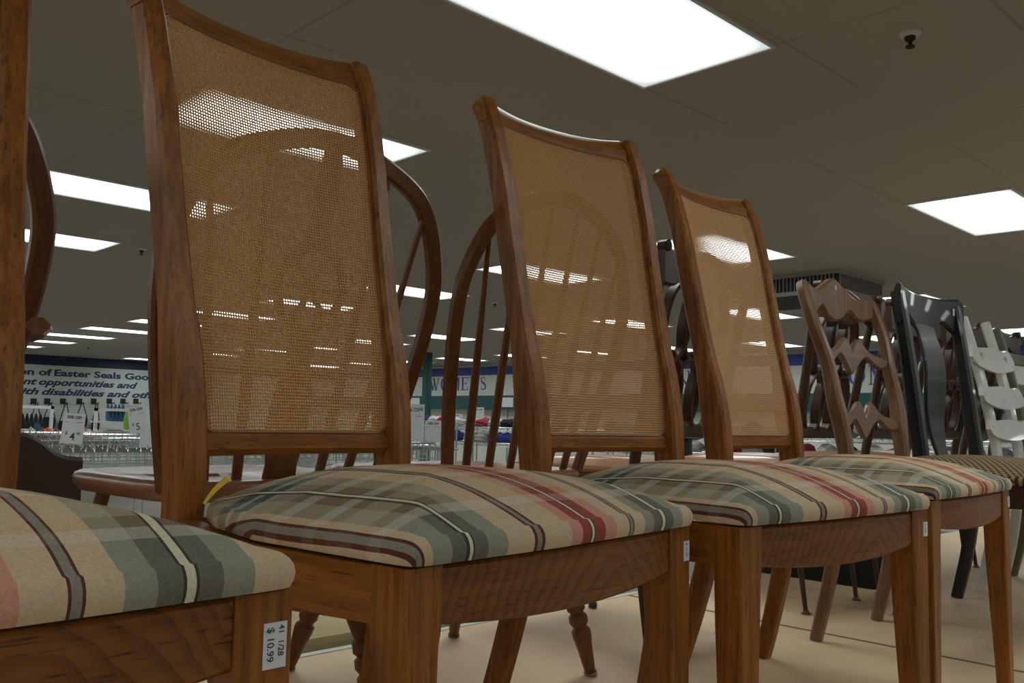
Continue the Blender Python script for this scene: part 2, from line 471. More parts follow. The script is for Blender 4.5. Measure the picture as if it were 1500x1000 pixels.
def sweep(bm, path, wfn, dfn, side=(1, 0, 0), cham=0.2, closed=False, round_=False, nseg=10):
    """section w (along SIDE) x d (along tangent x SIDE) carried along path; wfn,dfn: f(t) or number"""
    n = len(path)
    if not callable(side):
        side = Vector(side)
    rings = []
    for i, p in enumerate(path):
        t = i/(n-1)
        if closed:
            tg = (path[(i+1) % n]-path[i-1])
        else:
            tg = path[min(i+1, n-1)]-path[max(i-1, 0)]
        tg.normalize()
        s = side(t) if callable(side) else side
        a = (s-tg*s.dot(tg)).normalized()
        b = tg.cross(a)
        w_ = (wfn(t) if callable(wfn) else wfn)/2
        d_ = (dfn(t) if callable(dfn) else dfn)/2
        if round_:
            rings.append([p+a*w_*math.cos(2*PI*k/nseg)+b*d_*math.sin(2*PI*k/nseg) for k in range(nseg)])
        else:
            c = min(w_, d_)*cham*2
            pr = [(-w_+c, -d_), (w_-c, -d_), (w_, -d_+c), (w_, d_-c), (w_-c, d_), (-w_+c, d_), (-w_, d_-c), (-w_, -d_+c)]
            rings.append([p+a*x+b*y for x, y in pr])
    ring_loft(bm, rings, closed=closed)


def lathe(bm, p0, p1, prof, nseg=14):
    """prof = [(t, radius)] along p0->p1"""
    p0, p1 = Vector(p0), Vector(p1)
    ax = (p1-p0).normalized()
    s = Vector((1, 0, 0)) if abs(ax.x) < 0.8 else Vector((0, 1, 0))
    a = (s-ax*s.dot(ax)).normalized(); b = ax.cross(a)
    rings = [[p0.lerp(p1, t)+(a*math.cos(2*PI*k/nseg)+b*math.sin(2*PI*k/nseg))*r for k in range(nseg)] for t, r in prof]
    ring_loft(bm, rings)


def bandplate(bm, n, f, thick):
    """horizontal board: f(t)->(x, ycentre, zbottom, ztop); thickness along y, softened edges"""
    rings = []
    for i in range(n+1):
        x, y, z0, z1 = f(i/n)
        h = thick/2; c = min(0.3*thick, (z1-z0)*0.3)
        rings.append([Vector(q) for q in ((x, y-h, z0+c), (x, y-h*0.5, z0), (x, y+h*0.5, z0), (x, y+h, z0+c),
                                          (x, y+h, z1-c), (x, y+h*0.5, z1), (x, y-h*0.5, z1), (x, y-h, z1-c))])
    ring_loft(bm, rings)


def vplate(bm, n, f, thick):
    """upright splat: f(t)->(xcentre, halfwidth, y, z)"""
    rings = []
    for i in range(n+1):
        x, hw, y, z = f(i/n)
        h = thick/2; c = min(0.3*thick, hw*0.5)
        rings.append([Vector(q) for q in ((x-hw+c, y-h, z), (x+hw-c, y-h, z), (x+hw, y-h*0.4, z), (x+hw, y+h*0.4, z),
                                          (x+hw-c, y+h, z), (x-hw+c, y+h, z), (x-hw, y+h*0.4, z), (x-hw, y-h*0.4, z))])
    ring_loft(bm, rings)


def outline_plate(bm, loops, fn, t0, t1):
    """flat outline with holes, extruded from depth t0 to t1; fn(u, v, depth)->point"""
    tmp = bmesh.new()
    edges = []
    for lp in loops:
        vs = [tmp.verts.new((u, v, 0)) for u, v in lp]
        for i in range(len(vs)):
            edges.append(tmp.edges.new((vs[i], vs[(i+1) % len(vs)])))
    bmesh.ops.triangle_fill(tmp, edges=edges, use_beauty=True, use_dissolve=False)
    tmp.verts.ensure_lookup_table(); tmp.verts.index_update()
    co = [(v.co.x, v.co.y) for v in tmp.verts]
    fr = [bm.verts.new(fn(u, v, t0)) for u, v in co]
    bk = [bm.verts.new(fn(u, v, t1)) for u, v in co]
    for f in tmp.faces:
        idx = [v.index for v in f.verts]
        bm.faces.new([fr[i] for i in idx]); bm.faces.new([bk[i] for i in idx[::-1]])
    for e in tmp.edges:
        if len(e.link_faces) == 1:
            a, b = e.verts[0].index, e.verts[1].index
            bm.faces.new((fr[a], fr[b], bk[b], bk[a]))
    tmp.free()


def text_mesh(name, s, size, mat, mw, parent=None, bold=0.0, shear=0.0, depth=0.0, xscale=1.0, align='LEFT', sub=None):
    cu = bpy.data.curves.new(name, 'FONT')
    cu.body = s; cu.size = size; cu.offset = bold; cu.shear = shear; cu.extrude = depth; cu.align_x = align
    cu.resolution_u = 3
    tmp = bpy.data.objects.new('tmp_text', cu); COL.objects.link(tmp)
    dg = bpy.context.evaluated_depsgraph_get()
    me = bpy.data.meshes.new_from_object(tmp.evaluated_get(dg))
    bpy.data.objects.remove(tmp)
    me.transform(mw @ Matrix.Diagonal((xscale, 1, 1, 1)))
    me.materials.clear(); me.materials.append(M[mat])
    me.name = name
    o = bpy.data.objects.new(name, me); COL.objects.link(o)
    if parent:
        o.parent = parent
    return o


def frame_mat(right, up, origin):
    r, u = Vector(right), Vector(up)
    n = r.cross(u)
    return Matrix(((r.x, u.x, n.x, origin[0]), (r.y, u.y, n.y, origin[1]), (r.z, u.z, n.z, origin[2]), (0, 0, 0, 1)))


# ------------------------------------------------------------------ the room
WX, WY = 15.2, 24.4              # inner faces of the two far walls
bm = bmesh.new(); box(bm, -9, WX+0.2, -8, WY+0.2, -0.2, 0); structure('floor', bm, 'floor', smooth=False)
bm = bmesh.new(); box(bm, -9, WX+0.2, -8, WY+0.2, CEIL, CEIL+0.2); structure('ceiling', bm, 'ceiling', smooth=False)
bm = bmesh.new(); box(bm, -9, WX, WY, WY+0.2, 0, CEIL); structure('wall_back', bm, 'wall_l', smooth=False)
bm = bmesh.new(); box(bm, WX, WX+0.2, -8, WY+0.2, 0, CEIL); structure('wall_right', bm, 'wall_r', smooth=False)
# painted bands and slatted panelling on the walls
bm = bmesh.new(); box(bm, -9, WX, WY-0.03, WY, EYE+1.145, CEIL); structure('trim_1', bm, 'navy', smooth=False)  # blue band, this wall's weaker light painted into its colour
bm = bmesh.new(); box(bm, WX-0.03, WX, -8, WY, EYE+1.130, EYE+1.335); structure('trim_2', bm, 'blue', smooth=False)
bm = bmesh.new(); box(bm, WX-0.25, WX, -8, WY, EYE+0.28, EYE+0.61); structure('trim_3', bm, 'teal', smooth=False)
bm = bmesh.new()
z = 0.35
while z < EYE+0.16:
    box(bm, -9, WX, WY-0.022, WY, z, z+0.066); z += 0.076
structure('trim_4', bm, 'white_metal', smooth=False)
bm = bmesh.new()
y = -7.5
while y < WY:
    box(bm, WX-0.02, WX, y, y+0.03, 0.2, EYE+0.28); y += 1.22
structure('trim_5', bm, 'vent_metal', smooth=False)

# ceiling lamps: a regular grid of 2 x 4 ft troffers
LX, LY = 1.216, 0.604
lamp_root = None
k = 0
cols = [(-2, 'far left'), (-1, 'left')]
LAMP_SPOTS = []
for j in range(-4, 12):
    for i in range(-2, 4):
        cx = 2.285 - 0.04*(j) + 3.84*i
        cy = 1.922 + 1.943*j
        if cx > WX-0.7 or cy > WY-0.4:
            continue
        LAMP_SPOTS.append((cx, cy, i, j))
lamp = thing('ceiling_light', (0, 0, CEIL), 0, 'x', 'ceiling light', 'fluorescent ceiling panels')
bm = bmesh.new()
hx, hy, b = LX/2, LY/2, 0.012
for a in ((-hx, hx, -hy, -hy+b), (-hx, hx, hy-b, hy), (-hx, -hx+b, -hy+b, hy-b), (hx-b, hx, -hy+b, hy-b)):
    box(bm, a[0], a[1], a[2], a[3], -0.012, -0.001)
finish('lamp_frame', bm, 'troffer', lamp, smooth=False)
bm = bmesh.new(); box(bm, -hx+b, hx-b, -hy+b, hy-b, -0.008, -0.001)
finish('diffuser', bm, 'lamp', lamp, smooth=False)
first = True
LAMP_LABEL = {}
for n_, (cx, cy, i, j) in enumerate(LAMP_SPOTS):
    lab = 'long white fluorescent ceiling panel in the lamp rows receding toward the far walls'
    if (i, j) == (0, 0):
        lab = 'biggest bright ceiling panel, cut by the top edge above the cane backs'
    elif (i, j) == (1, 0):
        lab = 'bright ceiling panel near the right edge, above the black chair'
    elif (i, j) == (0, 1):
        lab = 'bright ceiling panel seen mostly through the tallest cane back'
    elif (i, j) == (0, 2):
        lab = 'bright ceiling panel just left of the tallest cane chair post, upper one of two'
    elif (i, j) == (0, 3):
        lab = 'bright ceiling panel ending left of the tallest cane chair post, lower one of two'
    if first:
        lamp.location = (cx, cy, CEIL); lamp['label'] = lab; first = False
    else:
        o = dup(lamp, (cx, cy, CEIL), 0, lab)

# sprinklers
spr = thing('ceiling_sprinkler', (3.122, 1.229, CEIL), 0, 'dark fire sprinkler head in the ceiling, largest, top right of the photo', 'sprinkler', 'ceiling sprinklers')
bm = bmesh.new(); lathe(bm, (0, 0, 0), (0, 0, -0.012), [(0, 0.038), (0.5, 0.036), (1, 0.026)], 20); finish('escutcheon', bm, 'troffer', spr)
bm = bmesh.new(); lathe(bm, (0, 0, -0.010), (0, 0, -0.050), [(0, 0.020), (0.3, 0.018), (0.5, 0.008), (0.85, 0.006), (0.86, 0.016), (1, 0.016)], 14); finish('sprinkler_body', bm, 'vent_dark', spr)
dup(spr, (7.213, 7.71, CEIL), 0, 'small dark sprinkler head on the ceiling between the two bow-backs')
dup(spr, (3.007, 7.643, CEIL), 0, 'small dark sprinkler head on the ceiling left of the tallest cane chair')
dup(spr, (6.938, 20.218, CEIL), 0, 'tiny far sprinkler head above the lettered sign')

# ceiling unit with louvres
vent = thing('ceiling_vent', (7.45, 3.58, CEIL), 0, 'grey louvred air vent box hanging under the ceiling behind the ribbon-back chair', 'vent')
bm = bmesh.new()
for z0, z1, g in ((-0.035, 0, 0), (-0.20, -0.165, 0.0)):
    box(bm, 0-g, 0.95+g, 0-g, 0.03, z0, z1); box(bm, 0, 0.95, 1.15, 1.18, z0, z1)
    box(bm, 0, 0.03, 0.03, 1.15, z0, z1); box(bm, 0.92, 0.95, 0.03, 1.15, z0, z1)
finish('vent_frame', bm, 'vent_metal', vent, smooth=False)
bm = bmesh.new(); box(bm, 0.02, 0.93, 0.02, 1.16, -0.19, -0.002); finish('vent_core', bm, 'vent_dark', vent, smooth=False)
bm = bmesh.new()
for q in range(30):
    box(bm, 0.004, 0.02, 0.05+q*0.037, 0.056+q*0.037, -0.165, -0.035)
for q in range(24):
    box(bm, 0.05+q*0.037, 0.056+q*0.037, 0.004, 0.02, -0.165, -0.035)
finish('louvres', bm, 'vent_metal', vent, smooth=False)

# green pole
bm = bmesh.new(); box(bm, 11.82-0.07, 11.82+0.07, 14.65-0.07, 14.65+0.07, 0, CEIL, 0.004)
structure('pillar', bm, 'teal')

# ------------------------------------------------------------------ the platform
plat = thing('display_platform', (0, 0, 0), 0, 'low peach-topped display platform with white edging that all the chairs stand on', 'platform')
bm = bmesh.new()
for x0, x1 in ((-3, 2.461), (2.479, 2.893), (2.897, 7.5)):
    box(bm, x0, x1, 0.25, 1.94, PLAT-0.02, PLAT)
finish('platform_top', bm, 'plat', plat, smooth=False)
bm = bmesh.new(); box(bm, -3, 7.5, 1.94, 1.965, PLAT-0.06, PLAT+0.002); box(bm, -3, 7.5, 0.235, 0.25, PLAT-0.06, PLAT+0.002)
finish('platform_edging', bm, 'plat_edge', plat, smooth=False)
bm = bmesh.new(); box(bm, 2.461, 2.479, 0.25, 1.94, PLAT-0.02, PLAT-0.0003); finish('seam_strip', bm, 'seam', plat, smooth=False)
bm = bmesh.new(); box(bm, -3, 7.5, 0.27, 1.92, 0, PLAT-0.02); finish('platform_body', bm, 'white_metal', plat, smooth=False)


# ------------------------------------------------------------------ cane-backed dining chair
SEAT = 0.456
PZ = [0.0, 0.15, 0.30, 0.42, 0.515, 0.646, 0.716, 0.789, 0.925, 0.994, 1.095, 1.145, 1.164]
PY = [0.566, 0.522, 0.486, 0.470, 0.466, 0.482, 0.496, 0.512, 0.540, 0.553, 0.580, 0.600, 0.611]
PX = [0.212, 0.197, 0.183, 0.172, 0.172, 0.1755, 0.1775, 0.1795, 0.1835, 0.1855, 0.189, 0.190, 0.1904]


def post_y(z): return interp(PZ, PY, z)
def post_x(z): return interp(PZ, PX, z)
def bow_y(s, z): return 0.030*(1-s*s)*min(1.0, max(0.0, (z-0.45)/0.35)*0.6+0.4)


def back_pt(s, z, off=0.0):
    return Vector((s*post_x(z), post_y(z)+bow_y(s, z)+off, z))


def ribbons(paths, hw, ht):
    """many thin woven strands as one mesh: three-sided section. paths: list of (pts Nx3, side 3, normal 3)"""
    V, Fc = [], []
    base = 0
    for P, a, b in paths:
        n = len(P)
        ring = np.stack([P-a*hw-b*ht*0.4, P+b*ht, P+a*hw-b*ht*0.4], 1)
        V.append(ring.reshape(-1, 3))
        i = np.arange(n-1)[:, None]*3+base
        for k in range(3):
            k2 = (k+1) % 3
            Fc.append(np.concatenate([i+k, i+k2, i+3+k2, i+3+k], 1))
        base += n*3
    return np.concatenate(V), np.concatenate(Fc)


def cane_mesh():
    z0, z1 = 0.556, 1.128
    edge = lambda z: 1 - 0.0165/post_x(z)
    nz, nx = 130, 76
    zs = np.linspace(z0, z1, nz)
    paths = []
    rc = 0.022

    def inside(x, z, hx):
        dx = abs(x)-(hx-rc)
        for zz in (z0, z1):
            dz = (z0+rc)-z if zz == z0 else z-(z1-rc)
            r_ = rc if zz == z0 else 0.012
            if dx > 0 and dz > 0 and dx*dx+dz*dz > rc*rc:
                return False
        return True

    def pt(s, z, off):
        v = back_pt(s, z, -0.0125+off)
        return (v.x, v.y, v.z)
    amp = 0.00055
    y_n = np.array([0, -1.0, 0.0])
    for i in range(nx):
        s0 = -1+2*(i+0.5)/nx
        P = []
        for k in range(nz*2-1):
            z = z0+(z1-z0)*k/(nz*2-2)
            s = s0*edge(z)
            if not inside(s*post_x(z), z, post_x(z)*edge(z)):
                continue
            off = amp*math.cos(PI*(k/2+i))
            P.append(pt(s, z, off))
        paths.append((np.array(P), np.array([1.0, 0, 0]), y_n))
    for j in range(nz):
        z = zs[j]
        P = []
        for k in range(nx*2+1):
            s = (-1+2*k/(nx*2))*edge(z)
            if not inside(s*post_x(z), z, post_x(z)*edge(z)):
                continue
            off = -amp*math.cos(PI*((k-1)/2+j))
            P.append(pt(s, z, off))
        paths.append((np.array(P), np.array([0, 0, 1.0]), y_n))
    V, F = ribbons(paths, 0.00132, 0.00060)
    me = bpy.data.meshes.new('cane_panel')
    me.from_pydata(V.tolist(), [], F.tolist())
    me.materials.append(M['cane'])
    return me


CANE = cane_mesh()


def seat_cushion(name, mat, parent, xf, xb, y0, y1, zb, edge_h, crown, bow=0.010, n=30, corner=0.03, notch=False):
    """domed upholstered pad with nearly square front corners; keeps a point attribute 'cloth' that follows the cloth down the sides"""
    bm = bmesh.new()
    rings = []
    nn = 200
    e = 0.2

    def hw_at(q):
        if notch:
            return interp([0, 0.15, 0.3, 0.45, 0.6, 0.75, 0.88, 1.0], [xf, xf+0.0035, xf+0.006, xf+0.004, xf-0.006, xf-0.027, xf-0.053, xb], q)
        return xf+(xb-xf)*q

    def outline(k, inset):
        a = 2*PI*k/nn
        c, s = math.cos(a), math.sin(a)
        e_ = 0.045 if (notch and s < 0) else e
        u = math.copysign(abs(c)**e_, c); v = math.copysign(abs(s)**e_, s)
        q = (v+1)/2
        x = u*(hw_at(q)-inset)
        y = (y0+inset)+(y1-y0-2*inset)*q
        y -= bow*(1-u*u)*(1-q)
        return x, y
    prof = [(0.006, 0.0), (0.0, 0.004), (-0.0020, 0.25), (-0.0026, 0.5), (-0.0016, 0.75), (0.0008, 0.95), (0.0045, 1.12)]
    cen = Vector((0, (y0+y1)/2, 0))
    for ins, h in prof:
        rings.append([Vector((*outline(k, ins), zb+edge_h*h)) for k in range(nn)])
    base = [Vector((*outline(k, 0.004), 0)) for k in range(nn)]
    for t in (0.975, 0.955, 0.92, 0.87, 0.81, 0.74, 0.66, 0.56, 0.46, 0.35, 0.24, 0.12, 0.04):
        zz = zb+edge_h+crown*(1-t**2.5)
        ring = []
        for p in base:
            # the pad is a little squarer at its rim than in its middle
            f = t*(1-0.03*(1-t))
            ring.append(Vector((cen.x+(p.x-cen.x)*f, cen.y+(p.y-cen.y)*f, zz)))
        rings.append(ring)
    ring_loft(bm, rings)
    o = finish(name, bm, mat, parent, angle=60)
    me = o.data
    at = me.attributes.new('cloth', 'FLOAT_VECTOR', 'POINT')
    zref = zb+edge_h*1.2
    vals = []
    for v in me.vertices:
        q = (v.co.y-y0)/(y1-y0)
        drop = max(0.0, zref-v.co.z)
        sx_ = min(1, max(0, (abs(v.co.x)/max(1e-4, hw_at(min(1, max(0, q))))-0.90)/0.09))
        fy_ = min(1, max(0, (y0+0.03-v.co.y)/0.03))
        dome = max(0, zb+edge_h+crown-v.co.z)
        side = 0.05*dome*abs(v.co.x)/xf
        vals += [v.co.x+math.copysign(sx_*drop*0.8+side, v.co.x), v.co.y-fy_*drop*0.5, 0.0]
    at.data.foreach_set('vector', vals)
    return o


def cane_chair(loc, rz, label):
    root = thing('dining_chair', loc, rz, label, 'chair', 'cane-backed dining chairs')
    hw = 0.242
    # front legs, faces square at the rail, tapered on the inner sides below it
    for s in (-1, 1):
        bm = bmesh.new()
        rings = []
        for z, w_ in ((0, 0.026), (0.1, 0.030), (0.22, 0.036), (0.33, 0.041), (0.385, 0.0425), (0.395, 0.0445), (0.402, 0.0455), (SEAT-0.002, 0.0455)):
            xo = s*hw; xi = s*(hw-w_)
            y0 = 0.0; y1 = w_
            c = 0.0022
            x0, x1 = min(xo, xi), max(xo, xi)
            rings.append([Vector(q) for q in ((x0+c, y0, z), (x1-c, y0, z), (x1, y0+c, z), (x1, y1-c, z), (x1-c, y1, z), (x0+c, y1, z), (x0, y1-c, z), (x0, y0+c, z))])
        ring_loft(bm, rings)
        finish('front_leg', bm, 'oak_z', root, angle=30)
    # rear posts in one sweep, foot to ear
    for s in (-1, 1):
        bm = bmesh.new()
        path = smooth_path([Vector((s*x, y, z)) for x, y, z in zip(PX, PY, PZ)], 4)
        wf = lambda t: interp([0, 0.3, 0.42, 0.6, 1], [0.032, 0.035, 0.036, 0.032, 0.032], t)
        df = lambda t: interp([0, 0.25, 0.38, 0.5, 0.9, 1], [0.036, 0.046, 0.060, 0.042, 0.038, 0.040], t)
        sweep(bm, path, wf, df, (1, 0, 0), cham=0.16)
        flat_foot(bm); finish('rear_post', bm, 'oak_z', root, angle=40)
    # crest rail
    bm = bmesh.new()
    def crest(t):
        s = (-1+2*t)*0.99
        zt = 1.166+0.012*abs(s)**3.0
        zb = 1.126
        zc = (zt+zb)/2
        return s*post_x(zc), post_y(zc)+bow_y(s, zc), zb, zt
    rings = []
    nn = 30
    for i in range(nn+1):
        t = i/nn; s = (-1+2*t)*1.088
        a_ = min(1.0, abs(s))
        zt = 1.170+0.010*a_**3; zb = 1.124
        rnd_ = max(0, abs(s)-0.94)/0.148
        zt -= 0.016*rnd_**2.4
        row = []
        back = 0.003*a_**2
        for zz, dy in ((zb, -0.014), (zb+0.02, -0.0165), (zt-0.016, -0.014), (zt-0.005, -0.006), (zt, 0.003+back), (zt-0.003, 0.010+back), (zt-0.009, 0.0145+back), (zt-0.020, 0.0165+back*0.6), (zb+0.012, 0.015), (zb, 0.013)):
            row.append(Vector((s*0.1905, post_y(zz)+bow_y(a_, zz)+dy, zz)))
        rings.append(row)
    ring_loft(bm, rings)
    finish('crest_rail', bm, 'oak_x', root, angle=50)
    # lower back rail
    bm = bmesh.new()
    bandplate(bm, 18, lambda t: ((-1+2*t)*post_x(0.54)*0.93, post_y(0.54)+bow_y(-1+2*t, 0.54), 0.527, 0.560), 0.028)
    finish('back_rail', bm, 'oak_x', root)
    # stiles lying inside the posts, so that the cane has a rebate to sit in
    for s in (-1, 1):
        bm = bmesh.new()
        path = [back_pt(s, z)+Vector((-s*0.0145, 0.001, 0)) for z in np.linspace(0.545, 1.135, 26)]
        sweep(bm, path, 0.008, 0.026, (1, 0, 0), cham=0.1)
        finish('back_stile', bm, 'oak_z', root)
    # cane and its spline
    o = bpy.data.objects.new('cane_panel', CANE); COL.objects.link(o); o.parent = root
    pts = []
    z0, z1 = 0.557, 1.127
    def e(z): return post_x(z)-0.0175
    r_ = 0.022
    prof = []
    for k in range(7):
        a = PI/2*k/6
        prof.append((-1, z0+r_-r_*math.sin(a), r_-r_*math.cos(a)))
    for k in range(13):
        prof.append((None, z0, -1+2*(k+0.5)/13))
    for k in range(7):
        a = PI/2*(1-k/6)
        prof.append((1, z0+r_-r_*math.sin(a), r_-r_*math.cos(a)))
    for k in range(24):
        prof.append((1, z0+r_+(z1-z0-r_-0.01)*(k+1)/24, 0))
    for k in range(16):
        prof.append((None, z1, 1-2*(k+0.5)/16))
    for k in range(24):
        prof.append((-1, z1-0.01-(z1-z0-r_-0.01)*(k)/24, 0))
    for sgn, z, q in prof:
        if sgn is None:
            x = q*(e(z)-(r_ if z == z0 else 0.004))
        else:
            x = sgn*(e(z)-q)
        s = x/post_x(z)
        pts.append(Vector((x, post_y(z)+bow_y(s, z)-0.0138, z)))
    bm = bmesh.new()
    sweep(bm, pts, 0.0046, 0.0040, (0, 1, 0), closed=True, round_=True, nseg=6)
    finish('cane_spline', bm, 'spline', root)
    # seat frame: bowed front rail, side rails, back rail
    bm = bmesh.new()
    rings = []
    for i in range(25):
        t = i/24; x = -0.1965+0.393*t
        u = x/0.1965
        yf = 0.004-0.012*(1-u*u)
        zb = 0.402-0.010*(1-u*u)
        c = 0.003
        rings.append([Vector(q) for q in ((x, yf+c, zb), (x, yf+0.022, zb), (x, yf+0.022, SEAT-0.003), (x, yf+c, SEAT-0.003), (x, yf, SEAT-0.006), (x, yf, zb+c))])
    ring_loft(bm, rings)
    finish('front_rail', bm, 'oak_front', root)
    for s in (-1, 1):
        bm = bmesh.new()
        rings = []
        for i in range(25):
            t = i/24
            y_ = 0.043+t*(0.450-0.043)
            xo = s*interp([0, 0.07, 0.14, 0.21, 0.28, 0.35, 0.41, 0.47], [hw-0.002, hw+0.001, hw+0.002, hw-0.001, hw-0.010, hw-0.026, hw-0.044, hw-0.062], y_)
            xi = xo-s*0.022
            zb = 0.400+0.004*math.cos(2*PI*t)
            rings.append([Vector(q) for q in ((xo, y_, zb), (xo, y_, SEAT-0.003), (xi, y_, SEAT-0.003), (xi, y_, zb))])
        ring_loft(bm, rings)
        finish('side_rail', bm, 'oak_y', root)
    bm = bmesh.new(); box(bm, -0.155, 0.155, 0.454, 0.478, 0.402, SEAT-0.003); finish('rear_rail', bm, 'oak_x', root, smooth=False)
    seat_cushion('seat_cushion', 'plaid', root, 0.2395, 0.153, -0.006, 0.440, SEAT+0.0005, 0.021, 0.047, notch=True)
    return root


def sticker(parent, x, y, zc, wd, ht, lines, rot=True):
    """price sticker on a front-facing surface; lettering runs downward"""
    bm = bmesh.new(); box(bm, x-wd/2, x+wd/2, y-0.0006, y, zc-ht/2, zc+ht/2)
    st = finish('price_sticker', bm, 'paper', parent, smooth=False)
    for s, dx, size, drop in lines:
        text_mesh('sticker_lettering', s, size, 'ink', frame_mat((0, 0, -1), (1, 0, 0), (x+dx, y-0.0009, zc+ht/2-drop)), st, bold=0.0001)
    return st


# the row of four: x, y and turn of each chair on the platform; one is modelled, the rest are copies of it
chair2 = cane_chair((0.7095, 0.626, PLAT+0.001), 0.1065, 'tallest-looking cane-back oak chair with plaid seat, second from the left edge')
chair1 = dup(chair2, (0.113, 0.579, PLAT+0.001), 0.026, 'nearest plaid-seat oak chair, cut off by the left edge, large price sticker on its leg')
chair3 = dup(chair2, (1.2302, 0.5843, PLAT+0.001), -0.0799, 'middle cane-back oak chair with plaid seat, its post crossing the slim-spindled bow-back')
chair4 = dup(chair2, (1.903, 0.640, PLAT+0.001), 0.0432, 'smallest-looking cane-back oak chair with plaid seat, next to the wavy ribbon-back chair')
T = [('41  1/28', 0.0025, 0.0066, 0.002), ('$ 10.99', -0.0065, 0.0080, 0.003)]
sticker(chair1, 0.2275, 0.0, 0.4165, 0.0185, 0.032, T)
sticker(chair2, 0.2325, 0.0, 0.425, 0.0135, 0.024, [('$ 10.99', -0.003, 0.0055, 0.002)])
sticker(chair3, 0.2335, 0.0, 0.425, 0.0135, 0.022, [('$ 10.99', -0.003, 0.005, 0.002)])
sticker(chair4, 0.2335, 0.0, 0.430, 0.0135, 0.022, [('$ 10.99', -0.003, 0.005, 0.002)])


def red_barb(parent, x, z, L_=0.05):
    y = post_y(z)+bow_y(x/post_x(z), z)-0.016
    bm = bmesh.new()
    lathe(bm, (x, y, z-0.004), (x+0.001, y-0.004, z+0.004), [(0, 0.0004), (0.4, 0.0022), (0.8, 0.0026), (1, 0.0012)], 8)
    o = finish('tag_barb', bm, 'red', parent)
    bm = bmesh.new(); sweep(bm, smooth_path([(x, y-0.001, z), (x+0.001, y-0.004, z-0.02), (x+0.003, y-0.006, z-L_)], 4), 0.0007, 0.0007, (1, 0, 0), round_=True, nseg=5)
    finish('tag_string', bm, 'red', o)
    return o


red_barb(chair2, -0.156, 0.549)
red_barb(chair4, -0.135, 0.549)
# yellow tag wedged between post and cushion of the second chair
bm = bmesh.new()
sweep(bm, smooth_path([(-0.1990, 0.376, 0.478), (-0.182, 0.384, 0.491), (-0.1585, 0.393, 0.505)], 3), lambda t: 0.003+0.005*t, 0.0008, (-0.415, 0.442, 0.337), cham=0.1)
finish('yellow_tag', bm, 'yellow', chair2)


# ------------------------------------------------------------------ bow-back Windsor chair, facing away
WSEAT = 0.474


def windsor_splat(root, qt):
    """waisted centre splat widening to a pierced wheel"""
    zt = qt.z; yt = qt.y
    bm = bmesh.new()
    zs = [WSEAT, 0.50, 0.56, 0.62, 0.68, 0.73]
    hwv = [0.032, 0.030, 0.040, 0.036, 0.022, 0.032]
    yl = lambda z: 0.005+(yt-0.005)*(z-WSEAT)/(zt-WSEAT)
    vplate(bm, 20, lambda t: (0.0, interp(zs, hwv, WSEAT+(0.73-WSEAT)*t), yl(WSEAT+(0.73-WSEAT)*t), WSEAT-0.003+(0.733-WSEAT)*t), 0.009)
    zs2 = [0.86, 0.90, 0.95, zt-0.005]; hw2 = [0.030, 0.018, 0.024, 0.016]
    vplate(bm, 14, lambda t: (0.0, interp(zs2, hw2, 0.86+(zt-0.86)*t), yl(0.86+(zt-0.86)*t), 0.86+(zt-0.86)*t), 0.009)
    cz = 0.795
    ring = [Vector((0.062*math.sin(2*PI*k/28), yl(cz+0.066*math.cos(2*PI*k/28)), cz+0.066*math.cos(2*PI*k/28))) for k in range(28)]
    sweep(bm, ring, 0.010, 0.014, (0, 1, 0), closed=True)
    for k in range(3):
        a_ = PI*k/3+PI/6
        d = Vector((math.sin(a_)*0.06, 0, math.cos(a_)*0.064))
        c_ = Vector((0, yl(cz), cz))
        sweep(bm, [c_-d, c_+d*0.0, c_+d], 0.009, 0.010, (0, 1, 0))
    finish('splat', bm, 'wind_z', root)


